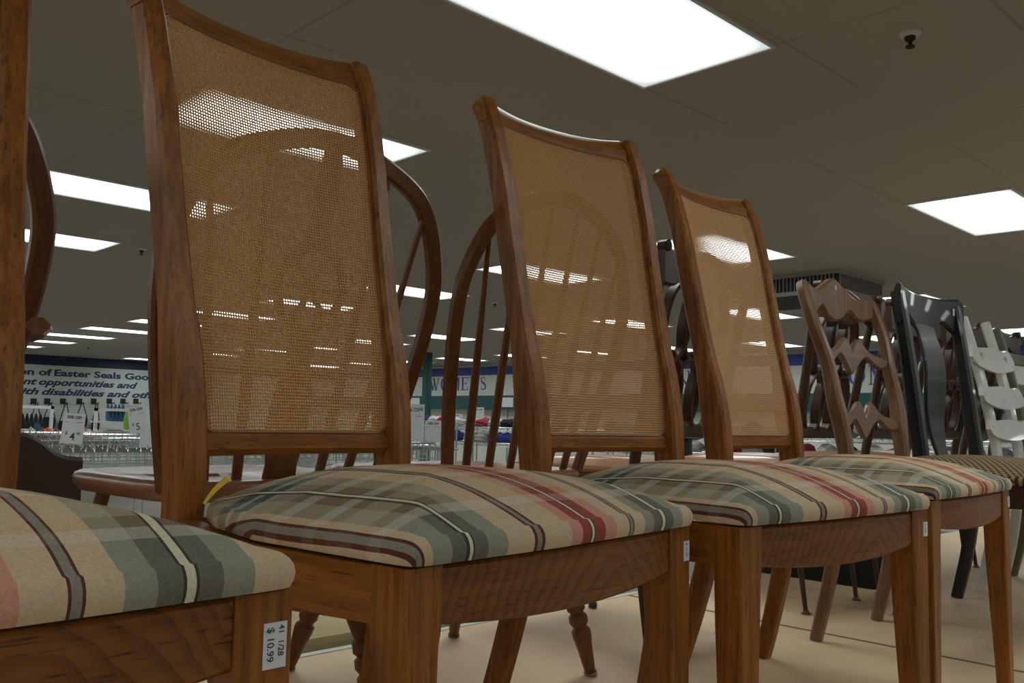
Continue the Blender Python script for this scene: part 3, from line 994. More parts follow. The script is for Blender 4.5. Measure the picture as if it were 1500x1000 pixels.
def windsor(name_label, loc, rz, bowpts, seat_w, arms=False, foot=0.23, top_z=1.04, wheel=True):
    root = thing('windsor_chair', loc, rz, name_label, 'chair', 'bow-back wooden chairs facing the aisle behind')
    # saddle seat: back edge at y=-0.02, front at y=0.41
    bm = bmesh.new()
    nn = 56
    def outl(k, ins):
        a = 2*PI*k/nn; c, s = math.cos(a), math.sin(a)
        u = math.copysign(abs(c)**0.42, c); v = math.copysign(abs(s)**0.42, s)
        q = (v+1)/2
        hx = seat_w/2*(0.90+0.12*q)-ins
        return u*hx, -0.035+ins+(0.45-2*ins)*q-0.008*(1-u*u)*(1-q)+0.012*(1-u*u)*q
    rings = []
    for ins, z in ((0.05, WSEAT-0.038), (0.012, WSEAT-0.034), (0.002, WSEAT-0.022), (0.0, WSEAT-0.012), (0.003, WSEAT-0.004), (0.010, WSEAT)):
        rings.append([Vector((*outl(k, ins), z)) for k in range(nn)])
    b0 = [Vector((*outl(k, 0.010), WSEAT)) for k in range(nn)]
    for t, dz in ((0.88, 0.000), (0.75, -0.007), (0.6, -0.012), (0.4, -0.012), (0.2, -0.009), (0.05, -0.008)):
        rings.append([Vector((p_.x*t, 0.20+(p_.y-0.20)*t, WSEAT+dz*(1 if p_.y < 0.3 else 0.4))) for p_ in b0])
    ring_loft(bm, rings)
    finish('seat', bm, 'wind_seat', root, angle=50)
    # bow
    path = smooth_path(bowpts, 8)
    bm = bmesh.new()
    sweep(bm, path, lambda t: 0.021, lambda t: 0.022+0.010*math.sin(PI*t)**0.6, lambda t: Vector((0, 0.97, 0.22)), cham=0.22)
    finish('bow', bm, 'wind_z', root, angle=40)
    # spindles
    def bow_at(x, upper=True):
        best = None
        for a_, b_ in zip(path[:-1], path[1:]):
            if (a_.x-x)*(b_.x-x) <= 0 and abs(a_.x-b_.x) > 1e-6:
                q = a_.lerp(b_, (x-a_.x)/(b_.x-a_.x))
                if best is None or q.z > best.z:
                    best = q
        return best
    for xb, xt in (((-0.135, -0.205), (-0.078, -0.115), (0.078, 0.115), (0.135, 0.205)) if wheel else ((-0.143, -0.200), (-0.080, -0.120), (-0.018, -0.040), (0.045, 0.040), (0.100, 0.120), (0.150, 0.200))):
        q = bow_at(xt)
        if q is None:
            continue
        bm = bmesh.new()
        lathe(bm, (xb, 0.005, WSEAT-0.004), q-Vector((0, 0, 0.008)), [(0, 0.0085), (0.2, 0.0095), (0.45, 0.0085), (0.8, 0.006), (1, 0.005)], 10)
        finish('spindle', bm, 'wind_z', root)
    if wheel:
        windsor_splat(root, bow_at(0.0))
    # turned, splayed legs
    tp = [(0, 0.012), (0.12, 0.014), (0.40, 0.021), (0.52, 0.0225), (0.585, 0.0165), (0.60, 0.0150), (0.612, 0.0205), (0.655, 0.0215), (0.668, 0.0160), (0.676, 0.0155), (0.688, 0.0215), (0.720, 0.0225),
          (0.742, 0.0165), (0.750, 0.0165), (0.762, 0.0225), (0.79, 0.0225), (0.86, 0.0175), (0.95, 0.0140), (0.975, 0.0125), (0.977, 0.0150), (1.0, 0.0150)]
    feet = {}
    for sx_ in (-1, 1):
        for tx, ty, fx, fy in ((0.15, 0.05, foot, 0.005), (0.165, 0.34, foot-0.010, 0.480)):
            a_ = Vector((sx_*tx, ty, WSEAT-0.036)); b_ = Vector((sx_*fx, fy, 0.0))
            bm = bmesh.new(); lathe(bm, a_, b_, tp, 16)
            flat_foot(bm); lg = finish('leg', bm, 'wind_z', root)
            bm = bmesh.new(); lathe(bm, b_-(b_-a_)*0.018, b_, [(0, 0.0152), (0.5, 0.0158), (1, 0.0148)], 14)
            flat_foot(bm); finish('foot_pad', bm, 'felt', lg)
            feet[(sx_, ty < 0.2)] = (a_, b_)
    if arms:
        for s in (-1, 1):
            bm = bmesh.new()
            sweep(bm, smooth_path([(s*0.262, -0.070, 0.695), (s*0.272, 0.02, 0.690), (s*0.255, 0.18, 0.688), (s*0.235, 0.30, 0.685)], 6),
                  lambda t: interp([0, 0.1, 0.6, 1], [0.030, 0.042, 0.045, 0.060], t), 0.022, (1, 0, 0), cham=0.4)
            arm = finish('armrest', bm, 'wind_seat', root)
            bm = bmesh.new(); lathe(bm, (s*0.205, 0.22, WSEAT-0.01), (s*0.240, 0.25, 0.68), [(0, 0.011), (0.3, 0.015), (0.5, 0.010), (0.7, 0.015), (1, 0.009)], 12)
            finish('arm_post', bm, 'wind_z', arm)
    return root


def bow_pts(k, top):
    """hoop outline: half widths scaled by k, leaning back toward -Y"""
    half = [(0.205, 0.005, WSEAT-0.015), (0.240, -0.035, 0.62), (0.262, -0.070, 0.76), (0.257, -0.092, 0.86), (0.205, -0.115, 0.965), (0.105, -0.128, top-0.020)]
    return [(-x*k, y, z) for x, y, z in half]+[(0.0, -0.132, top)]+[(x*k, y, z) for x, y, z in reversed(half)]


windsor('bow-back wooden chair whose hoop curves out behind the tallest cane back', (0.802, 1.385, PLAT), 0, bow_pts(0.97, 1.035), 0.46)
windsor('bow-back wooden chair with slim spindles between the tallest and the middle cane backs', (1.372, 1.385, PLAT), 0, bow_pts(0.94, 1.045), 0.50, foot=0.26, wheel=False)
windsor('bow-back wooden armchair at the left edge, only its curved hoop and arm tip showing', (0.123, 1.385, PLAT), 0, bow_pts(0.97, 1.040), 0.46, arms=True)


# ------------------------------------------------------------------ dark carved chairs, facing away
def carved(loc, label):
    root = thing('carved_chair', loc, 0, label, 'chair', 'dark carved dining chairs in the back row')
    ty = -0.115
    def yl(z): return interp([0, SEAT, 1.06], [-0.045, 0.0, ty], z)
    # crest with scrolled ears and a raised middle
    bm = bmesh.new()
    def top(u):
        a_ = abs(u)
        return 1.022+0.020*math.exp(-(u/0.30)**2)+0.020*math.exp(-((a_-0.93)/0.11)**2)-0.010*math.exp(-((a_-0.62)/0.2)**2)
    def bot(u):
        a_ = abs(u)
        return 0.922+0.030*math.exp(-((a_-0.50)/0.17)**2)+0.006*a_
    bandplate(bm, 44, lambda t: ((-1+2*t)*0.222, ty+0.002+0.02*(1-(2*t-1)**2)*1, bot(-1+2*t), top(-1+2*t)), 0.022)
    cr = finish('crest_rail', bm, 'darkwood', root)
    for s in (-1, 1):
        bm = bmesh.new(); lathe(bm, (s*0.212, ty-0.016, 1.026), (s*0.212, ty+0.016, 1.026), [(0, 0.006), (0.1, 0.015), (0.9, 0.015), (1, 0.006)], 14)
        finish('ear_scroll', bm, 'darkwood', cr)
    for s in (-1, 1):
        bm = bmesh.new()
        path = smooth_path([(s*0.175, -0.045, 0.0), (s*0.178, -0.015, 0.25), (s*0.180, 0.0, SEAT), (s*0.182, yl(0.62), 0.62), (s*0.190, yl(0.8), 0.80), (s*0.205, yl(0.95), 0.95), (s*0.208, yl(1.0), 1.0)], 5)
        sweep(bm, path, lambda t: interp([0, 0.4, 1], [0.014, 0.030, 0.026], t), lambda t: interp([0, 0.4, 1], [0.014, 0.032, 0.022], t), (1, 0, 0), round_=True, nseg=12)
        flat_foot(bm); pst = finish('rear_post', bm, 'darkwood', root)
        bm = bmesh.new(); lathe(bm, (s*0.175, -0.045, 0.012), (s*0.175, -0.045, 0.0), [(0, 0.009), (0.6, 0.010), (0.65, 0.015), (1, 0.015)], 12)
        finish('glide', bm, 'brass', pst)
    # openwork: two tiers of tall loops that cross at the waist
    bm = bmesh.new()
    def loop(cx, cz, rx, rz, n=30, wv=0.015):
        ring = []
        for k in range(n):
            a_ = 2*PI*k/n
            z = cz+rz*math.cos(a_)
            ring.append(Vector((cx+rx*math.sin(a_), yl(z)+0.015, z)))
        sweep(bm, ring, 0.030, wv*0.55, (0, 1, 0), closed=True)
    for cx in (-0.085, 0.0, 0.085):
        loop(cx, 0.850, 0.054, 0.098, wv=0.020)
        loop(cx, 0.660, 0.058, 0.098, wv=0.020)
    for cx in (-0.085, 0.0, 0.085):
        for zc in (0.960, 0.763):
            lathe(bm, (cx, yl(zc)-0.004, zc), (cx, yl(zc)+0.030, zc), [(0, 0.004), (0.3, 0.014), (0.7, 0.014), (1, 0.004)], 8)
    finish('openwork_splat', bm, 'darkwood', root)
    bm = bmesh.new(); bandplate(bm, 12, lambda t: ((-1+2*t)*0.18, yl(0.56)+0.012*(1-(2*t-1)**2), 0.545, 0.582), 0.022); finish('back_rail', bm, 'darkwood', root)
    bm = bmesh.new()
    box(bm, -0.19, 0.19, -0.010, 0.012, 0.395, SEAT-0.01, 0.003); box(bm, -0.215, 0.215, 0.405, 0.425, 0.395, SEAT-0.01, 0.003)
    box(bm, -0.212, -0.19, 0.0, 0.42, 0.395, SEAT-0.01, 0.003); box(bm, 0.19, 0.212, 0.0, 0.42, 0.395, SEAT-0.01, 0.003)
    finish('seat_frame', bm, 'darkwood', root)
    seat_cushion('seat_cushion', 'tan_vinyl', root, 0.195, 0.225, 0.022, 0.435, SEAT-0.008, 0.018, 0.022, n=20)
    for s in (-1, 1):
        bm = bmesh.new(); lathe(bm, (s*0.195, 0.405, 0.40), (s*0.175, 0.435, 0.0), [(0, 0.019), (0.1, 0.020), (0.15, 0.014), (0.2, 0.018), (0.6, 0.012), (0.95, 0.008), (0.96, 0.014), (1, 0.014)], 12)
        flat_foot(bm); finish('front_leg', bm, 'darkwood', root)
    return root


c0 = carved((2.035, 1.445, PLAT+0.001), 'dark carved openwork chair showing in the gap between middle and smallest cane backs')
for x, lab in ((2.845, 'dark carved openwork chair right behind the wavy ribbon-back chair'),
               (3.375, 'dark carved openwork chair right behind the black chair'),
               (3.880, 'dark carved openwork chair with its crest between the black and the white chair'),
               (4.338, 'dark carved openwork chair behind the white heart-cut chair')):
    dup(c0, (x, 1.445, PLAT+0.001), 0, lab)


# ------------------------------------------------------------------ ribbon-back chair in mid brown, woven seat
def basic_legs(root, mat, hw=0.24, depth=0.46, rear=None, fw=0.042):
    for s in (-1, 1):
        bm = bmesh.new()
        rings = []
        for z, w_ in ((0, 0.026), (0.12, 0.028), (0.25, 0.033), (0.34, 0.040), (0.38, 0.046), (SEAT-0.004, 0.048)):
            x0, x1 = sorted((s*hw, s*(hw-w_)))
            c = 0.003
            rings.append([Vector(q) for q in ((x0+c, 0, z), (x1-c, 0, z), (x1, c, z), (x1, w_-c, z), (x1-c, w_, z), (x0+c, w_, z), (x0, w_-c, z), (x0, c, z))])
        ring_loft(bm, rings)
        finish('front_leg', bm, mat, root)


def aprons(root, mat, hw=0.24, bw=0.2, depth=0.46, h=0.06):
    bm = bmesh.new(); bandplate(bm, 12, lambda t: ((-1+2*t)*(hw-0.045), 0.014, SEAT-h-0.008*(1-(2*t-1)**2), SEAT-0.004), 0.02); finish('front_rail', bm, mat, root)
    for s in (-1, 1):
        bm = bmesh.new()
        rings = []
        for i in range(11):
            t = i/10; y_ = 0.045+t*(depth-0.045); xo = s*(hw-0.003-(hw-bw-0.003)*y_/depth); xi = xo-s*0.02
            zb = SEAT-h+0.01*math.cos(2*PI*t)-0.006
            rings.append([Vector(q) for q in ((xo, y_, zb), (xo, y_, SEAT-0.004), (xi, y_, SEAT-0.004), (xi, y_, zb))])
        ring_loft(bm, rings)
        finish('side_rail', bm, mat, root)


def ribbon_chair(loc, rz, label, woven=True):
    root = thing('ribbon_back_chair', loc, rz, label, 'chair')
    Z = [0, 0.2, SEAT, 0.56, 0.66, 0.76, 0.86, 0.95, 0.985]
    Y = [0.575, 0.53, 0.490, 0.494, 0.510, 0.530, 0.555, 0.585, 0.600]
    X = [0.20, 0.195, 0.192, 0.196, 0.212, 0.212, 0.236, 0.232, 0.215]
    py = lambda z: interp(Z, Y, z)
    px_ = lambda z: interp(Z, X, z)
    for s in (-1, 1):
        bm = bmesh.new()
        sweep(bm, smooth_path([(s*x, y, z) for x, y, z in zip(X, Y, Z)], 5), lambda t: interp([0, 0.45, 1], [0.028, 0.034, 0.032], t), lambda t: interp([0, 0.45, 0.6, 1], [0.032, 0.044, 0.036, 0.030], t), (1, 0, 0), cham=0.22)
        flat_foot(bm); finish('rear_post', bm, 'brown_z', root)
    def bow(u): return 0.022*(1-u*u)
    bm = bmesh.new()
    def top(u): a_ = abs(u); return 0.985+0.044*math.exp(-(u/0.34)**2)+0.008*math.exp(-((a_-0.95)/0.1)**2)-0.006*math.exp(-((a_-0.62)/0.12)**2)
    def bot(u): a_ = abs(u); return 0.902+0.032*math.exp(-((a_-0.42)/0.17)**2)+0.022*a_**4-0.004*math.exp(-(u/0.12)**2)
    bandplate(bm, 48, lambda t: ((-1+2*t)*0.218, py(0.97)+bow(-1+2*t), bot(-1+2*t), top(-1+2*t)), 0.026)
    finish('crest_rail', bm, 'brown_z', root)
    for zc, hwid in ((0.800, 0.212), (0.612, 0.196)):
        bm = bmesh.new()
        def tp(u): a_ = abs(u); return zc+0.006+0.028*math.exp(-((a_-0.24)/0.24)**2)+0.012*math.exp(-((a_-0.2)/0.12)**2)-0.014*math.exp(-(u/0.07)**2)-0.012*a_**3
        def bt(u): a_ = abs(u); return zc-0.036*math.exp(-(u/0.16)**2)-0.026-0.006*a_+0.020*math.exp(-((a_-0.42)/0.16)**2)-0.008*math.exp(-((a_-0.8)/0.12)**2)
        bandplate(bm, 48, lambda t: ((-1+2*t)*hwid, py(zc)-0.002+bow(-1+2*t), bt(-1+2*t), tp(-1+2*t)), 0.018)
        finish('ribbon_slat', bm, 'brown_x', root)
    basic_legs(root, 'darkwood' if woven else 'brown_z')
    aprons(root, 'darkwood' if woven else 'brown_z')
    seat_cushion('seat_cushion', 'tweed', root, 0.248, 0.20, -0.006, 0.462, SEAT-0.002, 0.020, 0.042)
    bm = bmesh.new()
    q = [(-0.006, 0), (0, 0.011), (0.006, 0), (0, -0.011)]
    yy = py(0.97)+bow(0)-0.0135
    vs = [bm.verts.new((0.002+u, yy, 1.0+v)) for u, v in q]; vs2 = [bm.verts.new((0.002+u, yy+0.0006, 1.0+v)) for u, v in q]
    bm.faces.new(vs); bm.faces.new(vs2[::-1])
    for i in range(4):
        bm.faces.new((vs[i], vs[(i+1) % 4], vs2[(i+1) % 4], vs2[i]))
    finish('price_sticker', bm, 'paper', root, smooth=False)
    return root


rb = ribbon_chair((2.575, 0.640, PLAT+0.001), R(1), 'brown chair with wavy ribbon-shaped slats and a tweedy woven seat')
rb2 = dup(rb, (4.95, 0.66, PLAT+0.001), R(2), 'brown chair at the right edge, past the olive green chair')


# ------------------------------------------------------------------ black splat-back chair
def black_chair(loc, rz, label):
    root = thing('splat_back_chair', loc, rz, label, 'chair')
    Z = [0, 0.2, SEAT, 0.6, 0.75, 0.9, 1.02]
    Y = [0.555, 0.510, 0.480, 0.492, 0.508, 0.527, 0.545]
    py = lambda z: interp(Z, Y, z)
    for s in (-1, 1):
        bm = bmesh.new()
        sweep(bm, smooth_path([(s*interp([0, SEAT, 1.03], [0.245, 0.242, 0.242], z), y, z) for y, z in zip(Y, Z)], 5), lambda t: interp([0, 0.5, 1], [0.030, 0.040, 0.040], t), lambda t: interp([0, 0.5, 1], [0.036, 0.046, 0.036], t), (1, 0, 0), cham=0.2)
        flat_foot(bm); finish('rear_post', bm, 'black', root)
    bm = bmesh.new()
    def top(u): return 1.036+0.014*abs(u)**3-0.016*max(0, abs(u)-0.93)/0.07
    def bot(u): a_ = abs(u); return 0.925+0.034*math.exp(-((a_-0.55)/0.20)**2)-0.010*a_
    bandplate(bm, 44, lambda t: ((-1+2*t)*0.272, py(1.0)-0.010+0.035*(1-(2*t-1)**2), bot(-1+2*t), top(-1+2*t)), 0.022)
    finish('crest_rail', bm, 'black', root)
    bm = bmesh.new()
    zs = [0.455, 0.52, 0.62, 0.72, 0.82, 0.90, 0.945]; hv = [0.040, 0.046, 0.070, 0.086, 0.082, 0.072, 0.080]
    vplate(bm, 40, lambda t: (0.0, interp(zs, hv, 0.455+0.49*t), py(0.455+0.49*t)+0.012+0.02*t+0.016*math.sin(2*PI*t), 0.455+0.49*t), 0.013)
    finish('splat', bm, 'black', root)
    basic_legs(root, 'black', hw=0.26); aprons(root, 'black', hw=0.26, bw=0.24)
    seat_cushion('seat_cushion', 'black', root, 0.265, 0.22, -0.006, 0.455, SEAT-0.002, 0.012, 0.018)
    bm = bmesh.new(); yy = py(1.0)-0.010+0.035*(1-0.78**2)-0.0115
    box(bm, 0.203, 0.223, yy-0.001, yy+0.001, 0.985, 1.010)
    finish('price_sticker', bm, 'paper', root, smooth=False)
    return root


black_chair((3.115, 0.640, PLAT+0.001), 0, 'glossy black chair with a solid vase-shaped splat and a small white sticker')


# ------------------------------------------------------------------ white ladder-back with heart cut-outs, olive ladder-back
def circ(cx, cz, r_, n=12): return [(cx+r_*math.cos(2*PI*k/n), cz+r_*math.sin(2*PI*k/n)) for k in range(n)]


def heart(cx, cz, s_):
    out = []
    for k in range(24):
        a_ = 2*PI*k/24
        out.append((cx+s_*0.062*16*math.sin(a_)**3/1.0, cz+s_*0.062*(13*math.cos(a_)-5*math.cos(2*a_)-2*math.cos(3*a_)-math.cos(4*a_))))
    return out


def ladder_chair(name, loc, rz, label, mat, hearts=True):
    root = thing(name, loc, rz, label, 'chair')
    Z = [0, 0.2, SEAT, 0.6, 0.75, 0.9, 1.005]
    Y = [0.545, 0.50, 0.475, 0.492, 0.520, 0.556, 0.585]
    py = lambda z: interp(Z, Y, z)
    for s in (-1, 1):
        bm = bmesh.new()
        sweep(bm, smooth_path([(s*(0.115 if hearts else 0.19), y, z) for y, z in zip(Y, Z)], 5), 0.036, 0.032, (1, 0, 0), cham=0.25)
        flat_foot(bm); finish('rear_post', bm, mat, root)
    for n_, (zc, h) in enumerate(((0.850, 0.050), (0.708, 0.045), (0.588, 0.040)) if hearts else ((0.89, 0.024), (0.757, 0.024), (0.62, 0.024))):
        bm = bmesh.new()
        hw_ = 0.215
        if hearts:
            lp = []
            K = 40
            for k in range(K+1):
                u = -1+2*k/K
                e = (1-abs(u)**8)**0.5
                lp.append((u*hw_, zc+h*e*(0.82+0.20*math.exp(-((abs(u)-0.80)/0.13)**2)-0.10*math.exp(-((abs(u)-0.6)/0.1)**2)+0.10*math.exp(-(u/0.25)**2))))
            for k in range(1, K):
                u = 1-2*k/K
                e = (1-abs(u)**8)**0.5
                lp.append((u*hw_, zc-h*e*(0.85+0.15*math.cos(PI*u))))
            loops = [lp]
            if n_ == 0:
                for s in (-1, 1):
                    loops.append(heart(s*0.125, zc+0.008, 0.016))
                    loops.append(circ(s*0.185, zc+0.022, 0.004, 8)); loops.append(circ(s*0.185, zc-0.018, 0.004, 8))
            else:
                for s in (-1, 1):
                    loops.append(circ(s*0.185, zc+0.008, 0.004, 8))
            outline_plate(bm, loops, lambda u, v, d: (u, py(zc)-0.030+0.030*(1-(u/hw_)**2)*0+d+(v-zc)*0.25, v), 0.0, 0.016)
        else:
            bandplate(bm, 12, lambda t: ((-1+2*t)*0.19, py(zc)+0.02*(1-(2*t-1)**2), zc-h, zc+h), 0.014)
        finish('ladder_slat', bm, mat, root, angle=30)
    basic_legs(root, mat, hw=0.222); aprons(root, mat, hw=0.222, bw=0.195)
    seat_cushion('seat', mat, root, 0.224, 0.195, -0.006, 0.455, SEAT-0.002, 0.012, 0.010)
    return root


ladder_chair('ladder_back_chair', (3.668, 0.640, PLAT+0.001), R(-1), 'white painted chair with broad slats, heart cut-outs and screw holes', 'white_paint')
ladder_chair('ladder_back_chair', (4.245, 0.680, PLAT+0.001), 0, 'olive green painted chair with plain slats beyond the white one', 'green_paint', hearts=False)

# black case standing under the back row
bx = thing('storage_case', (3.38, 1.65, PLAT+0.001), 0, 'black boxy case on the platform under the back-row chairs', 'case')
bm = bmesh.new(); box(bm, -0.115, 0.125, -0.205, 0.27, 0, 0.33, 0.006); finish('case_body', bm, 'blackbox', bx)
bm = bmesh.new(); box(bm, -0.118, 0.128, -0.208, 0.273, 0.331, 0.36, 0.004); finish('case_lid', bm, 'blackbox', bx)

# ------------------------------------------------------------------ furniture just beyond the platform
hb = thing('headboard', (0.62, 3.06, 0), R(0), 'dark brown board with a swooping outline behind the chairs at the left', 'headboard')
bm = bmesh.new()
def hbtop(x):
    return interp([-1.5, 0.212, 0.254, 0.28, 0.305, 0.326, 0.347, 0.378, 0.43, 0.9], [1.534, 1.532, 1.531, 1.522, 1.507, 1.487, 1.472, 1.459, 1.454, 1.45], x)
bandplate(bm, 140, lambda t: (-1.2+1.63*t, 0, 0.35, hbtop(-1.2+1.63*t)), 0.04)
finish('head_panel', bm, 'darkbrown', hb)
for x in (-1.15, 0.36):
    bm = bmesh.new(); box(bm, x-0.03, x+0.03, -0.025, 0.025, 0, 0.36, 0.003); finish('leg', bm, 'darkbrown', hb)

db = thing('dresser', (1.55, 2.75, 0), 0, 'pale wooden dresser with a dark drawer opening just beyond the white platform edge', 'dresser')
bm = bmesh.new(); box(bm, -0.9, 0.9, -0.25, 0.25, 0.84, 0.905, 0.003); finish('dresser_top', bm, 'pale_wood', db)
bm = bmesh.new(); box(bm, -0.89, 0.89, -0.22, 0.24, 0.05, 0.84); finish('dresser_body', bm, 'darkbrown', db, smooth=False)
for x in (-0.87, 0.045, 0.87):
    bm = bmesh.new(); box(bm, x-0.03, x+0.03, -0.245, -0.20, 0.0, 0.84, 0.002); finish('dresser_stile', bm, 'pale_wood', db)

# ------------------------------------------------------------------ sign on the back wall, letters across the right wall
sg = thing('wall_sign', (0, WY-0.03, 0), 0, 'long pale sign with dark blue lettering high on the back wall', 'sign')
bm = bmesh.new(); box(bm, 4.2, 12.6, -0.02, 0, EYE+0.18, EYE+1.145); finish('sign_panel', bm, 'sign', sg, smooth=False)


def at_y(px, py_, Y):
    """world point where the photo pixel's ray meets the plane y=Y (only used to note down measured places)"""
    d = cF+cR*((px-750)/FPX)-cU*((py_-500)/FPX)
    return Vector((0, 0, EYE))+d*(Y/d.y)


def sign_line(pre, post, px, py_, px2, n2, shear, size=0.225):
    """pre ends and post starts at photo column px; the first n2 letters of post reach column px2"""
    a_, b_ = at_y(px, py_, WY-0.05), at_y(px2, py_, WY-0.05)
    pr_ = text_mesh('probe', post[:n2]+'.', size, 'navy_ink', Matrix.Identity(4), None)
    wd = max(v.co.x for v in pr_.data.vertices); bpy.data.objects.remove(pr_)
    xs = (b_.x-a_.x)/wd
    base = text_mesh('sign_lettering', post, size, 'navy_ink', frame_mat((1, 0, 0), (0, 0, 1), (a_.x, WY-0.052, a_.z)), None, bold=0.0085, shear=shear, xscale=xs)
    pre_o = text_mesh('sign_lettering', pre, size, 'navy_ink', frame_mat((1, 0, 0), (0, 0, 1), (a_.x-0.07, WY-0.052, a_.z)), None, bold=0.0085, shear=shear, xscale=xs, align='RIGHT')
    for q in (base, pre_o):
        q.data.transform(Matrix.Translation((0, -(WY-0.03), 0)))
        q.parent = sg


sign_line('A division of', 'Easter Seals Goodwill', 78.5, 550, 186, 13, 0.0)
sign_line('employment', 'opportunities and', 55, 563, 174, 14, 0.35)
sign_line('people with', 'disabilities and others', 59, 577.5, 160, 13, 0.35)

# big serif letters, built as strokes on the right wall (reading toward -Y)
def serif_word(parent, word, y0, z0, H, mat, name='letter', gap=0.14):
    """each glyph in a unit-high box, drawn with thick and thin strokes"""
    th, tn, sf = 0.15, 0.05, 0.035
    G = {
        'W': (1.25, [((0.10, 1), (0.42, 0), th), ((0.42, 0), (0.64, 0.92), tn), ((0.50, 1), (0.84, 0), th), ((0.84, 0), (1.12, 1), tn)], [(0, 0.26, 1), (0.42, 0.66, 1), (1.0, 1.25, 1)]),
        'O': (0.95, 'O', []),
        'M': (1.2, [((0.14, 0), (0.14, 1), tn), ((0.16, 1), (0.58, 0.05), th), ((0.58, 0.05), (1.0, 1), tn), ((1.03, 0), (1.03, 1), th)], [(0, 0.28, 0), (0, 0.2, 1), (0.9, 1.18, 0), (1.0, 1.18, 1)]),
        'E': (0.82, [((0.18, 0), (0.18, 1), th), ((0.18, 0.975), (0.74, 0.975), tn), ((0.18, 0.52), (0.6, 0.52), tn), ((0.18, 0.025), (0.78, 0.025), tn), ((0.74, 0.78), (0.74, 1), 0.03), ((0.78, 0), (0.78, 0.25), 0.03), ((0.6, 0.42), (0.6, 0.62), 0.03)], [(0.02, 0.34, 0), (0.02, 0.34, 1)]),
        'N': (1.05, [((0.14, 0), (0.14, 1), tn), ((0.12, 1), (0.88, 0), th), ((0.90, 0), (0.90, 1), tn)], [(0, 0.28, 0), (0, 0.14, 1), (0.76, 1.04, 1)]),
        'S': (0.7, 'S', []),
        'H': (1.05, [((0.18, 0), (0.18, 1), th), ((0.86, 0), (0.86, 1), th), ((0.18, 0.52), (0.86, 0.52), tn)], [(0.02, 0.34, 0), (0.02, 0.34, 1), (0.7, 1.02, 0), (0.7, 1.02, 1)]),
        "'": (0.25, [((0.12, 0.72), (0.14, 1.0), 0.09)], []),
    }
    y = y0
    for ch in word:
        wd, strokes, serifs = G[ch]
        bm = bmesh.new()
        P = lambda u, v: Vector((0, y-u*H, z0+v*H))
        def seg(a_, b_, t_):
            A_, B_ = P(*a_), P(*b_)
            d = (B_-A_)
            # horizontal thickness keeps the stroke ends level
            if abs(d.z) > abs(d.y)*0.4:
                o_ = Vector((0, t_*H/2, 0))
            else:
                o_ = Vector((0, 0, t_*H/2))
            ring = [A_-o_, A_+o_, B_+o_, B_-o_]
            f1 = [bm.verts.new(q+Vector((-0.012, 0, 0))) for q in ring]; f2 = [bm.verts.new(q) for q in ring]
            bm.faces.new(f1); bm.faces.new(f2[::-1])
            for i in range(4):
                bm.faces.new((f1[i], f1[(i+1) % 4], f2[(i+1) % 4], f2[i]))
        def curve(pts, tf):
            n = len(pts)
            L1, L2 = [], []
            for i, (u, v) in enumerate(pts):
                u0, v0 = pts[max(i-1, 0)]; u1, v1 = pts[min(i+1, n-1)]
                du, dv = u1-u0, v1-v0; l_ = math.hypot(du, dv)
                nx_, ny_ = -dv/l_, du/l_
                t_ = tf(i/(n-1))/2
                L1.append(P(u+nx_*t_, v+ny_*t_)); L2.append(P(u-nx_*t_, v-ny_*t_))
            for X_ in (-0.012, 0):
                V1 = [bm.verts.new(q+Vector((X_, 0, 0))) for q in L1]; V2 = [bm.verts.new(q+Vector((X_, 0, 0))) for q in L2]
                for i in range(n-1):
                    bm.faces.new((V1[i], V1[i+1], V2[i+1], V2[i]))
        if strokes == 'O':
            pts = [(0.47+0.38*math.sin(2*PI*k/32), 0.5+0.47*math.cos(2*PI*k/32)) for k in range(33)]
            curve(pts, lambda t: 0.05+0.11*abs(math.sin(2*PI*t)))
        elif strokes == 'S':
            pts = [(0.58, 0.80), (0.50, 0.93), (0.34, 0.97), (0.17, 0.90), (0.12, 0.76), (0.20, 0.62), (0.36, 0.52), (0.52, 0.42), (0.60, 0.27), (0.54, 0.11), (0.38, 0.03), (0.20, 0.05), (0.10, 0.20)]
            sp = smooth_path([(a_, b_, 0) for a_, b_ in pts], 4)
            curve([(q.x, q.y) for q in sp], lambda t: 0.05+0.09*math.exp(-((t-0.5)/0.2)**2))
        else:
            for a_, b_, t_ in strokes:
                seg(a_, b_, t_)
        for u0, u1, v in serifs:
            vv = 0.02 if v == 0 else 0.98
            seg((u0, vv), (u1, vv), 0.035)
        finish(name, bm, mat, parent, smooth=False)
        y -= (wd+gap)*H


wm = thing('wall_letters', (WX, 0, 0), 0, 'large blue serif letters spelling WOMENS on the right wall', 'lettering')
serif_word(wm, 'WOMENS', 18.72, EYE+0.76, 0.33, 'blue_ink', gap=0.16)
wm2 = thing('wall_letters', (WX, 0, 0), 0, 'large blue serif letters on the right wall, seen in slivers behind the carved chairs', 'lettering')
serif_word(wm2, 'MENS', 11.55, EYE+0.76, 0.33, 'blue_ink', gap=0.16)
wm3 = thing('wall_letters', (WX, 0, 0), 0, 'blue serif letters on the right wall glimpsed between ribbon-back and black chairs', 'lettering')
serif_word(wm3, 'HOME', 7.55, EYE+0.76, 0.33, 'blue_ink', gap=0.16)
# small cards on the teal band
for y, lab in ((19.0, 'small pale card on the teal band near the green pillar'), (15.45, 'small pale card on the teal band beside the middle cane chair post'),
               (10.72, 'pale card with tiny writing on the teal band between the cane backs'), (7.2, 'pale card on the teal band seen through the carved chair')):
    bm = bmesh.new(); box(bm, WX-0.262, WX-0.251, y-0.19, y+0.19, EYE+0.33, EYE+0.56)
    tag(finish('section_card', bm, 'paper', None, smooth=False), lab, 'card', 'cards on the teal band')

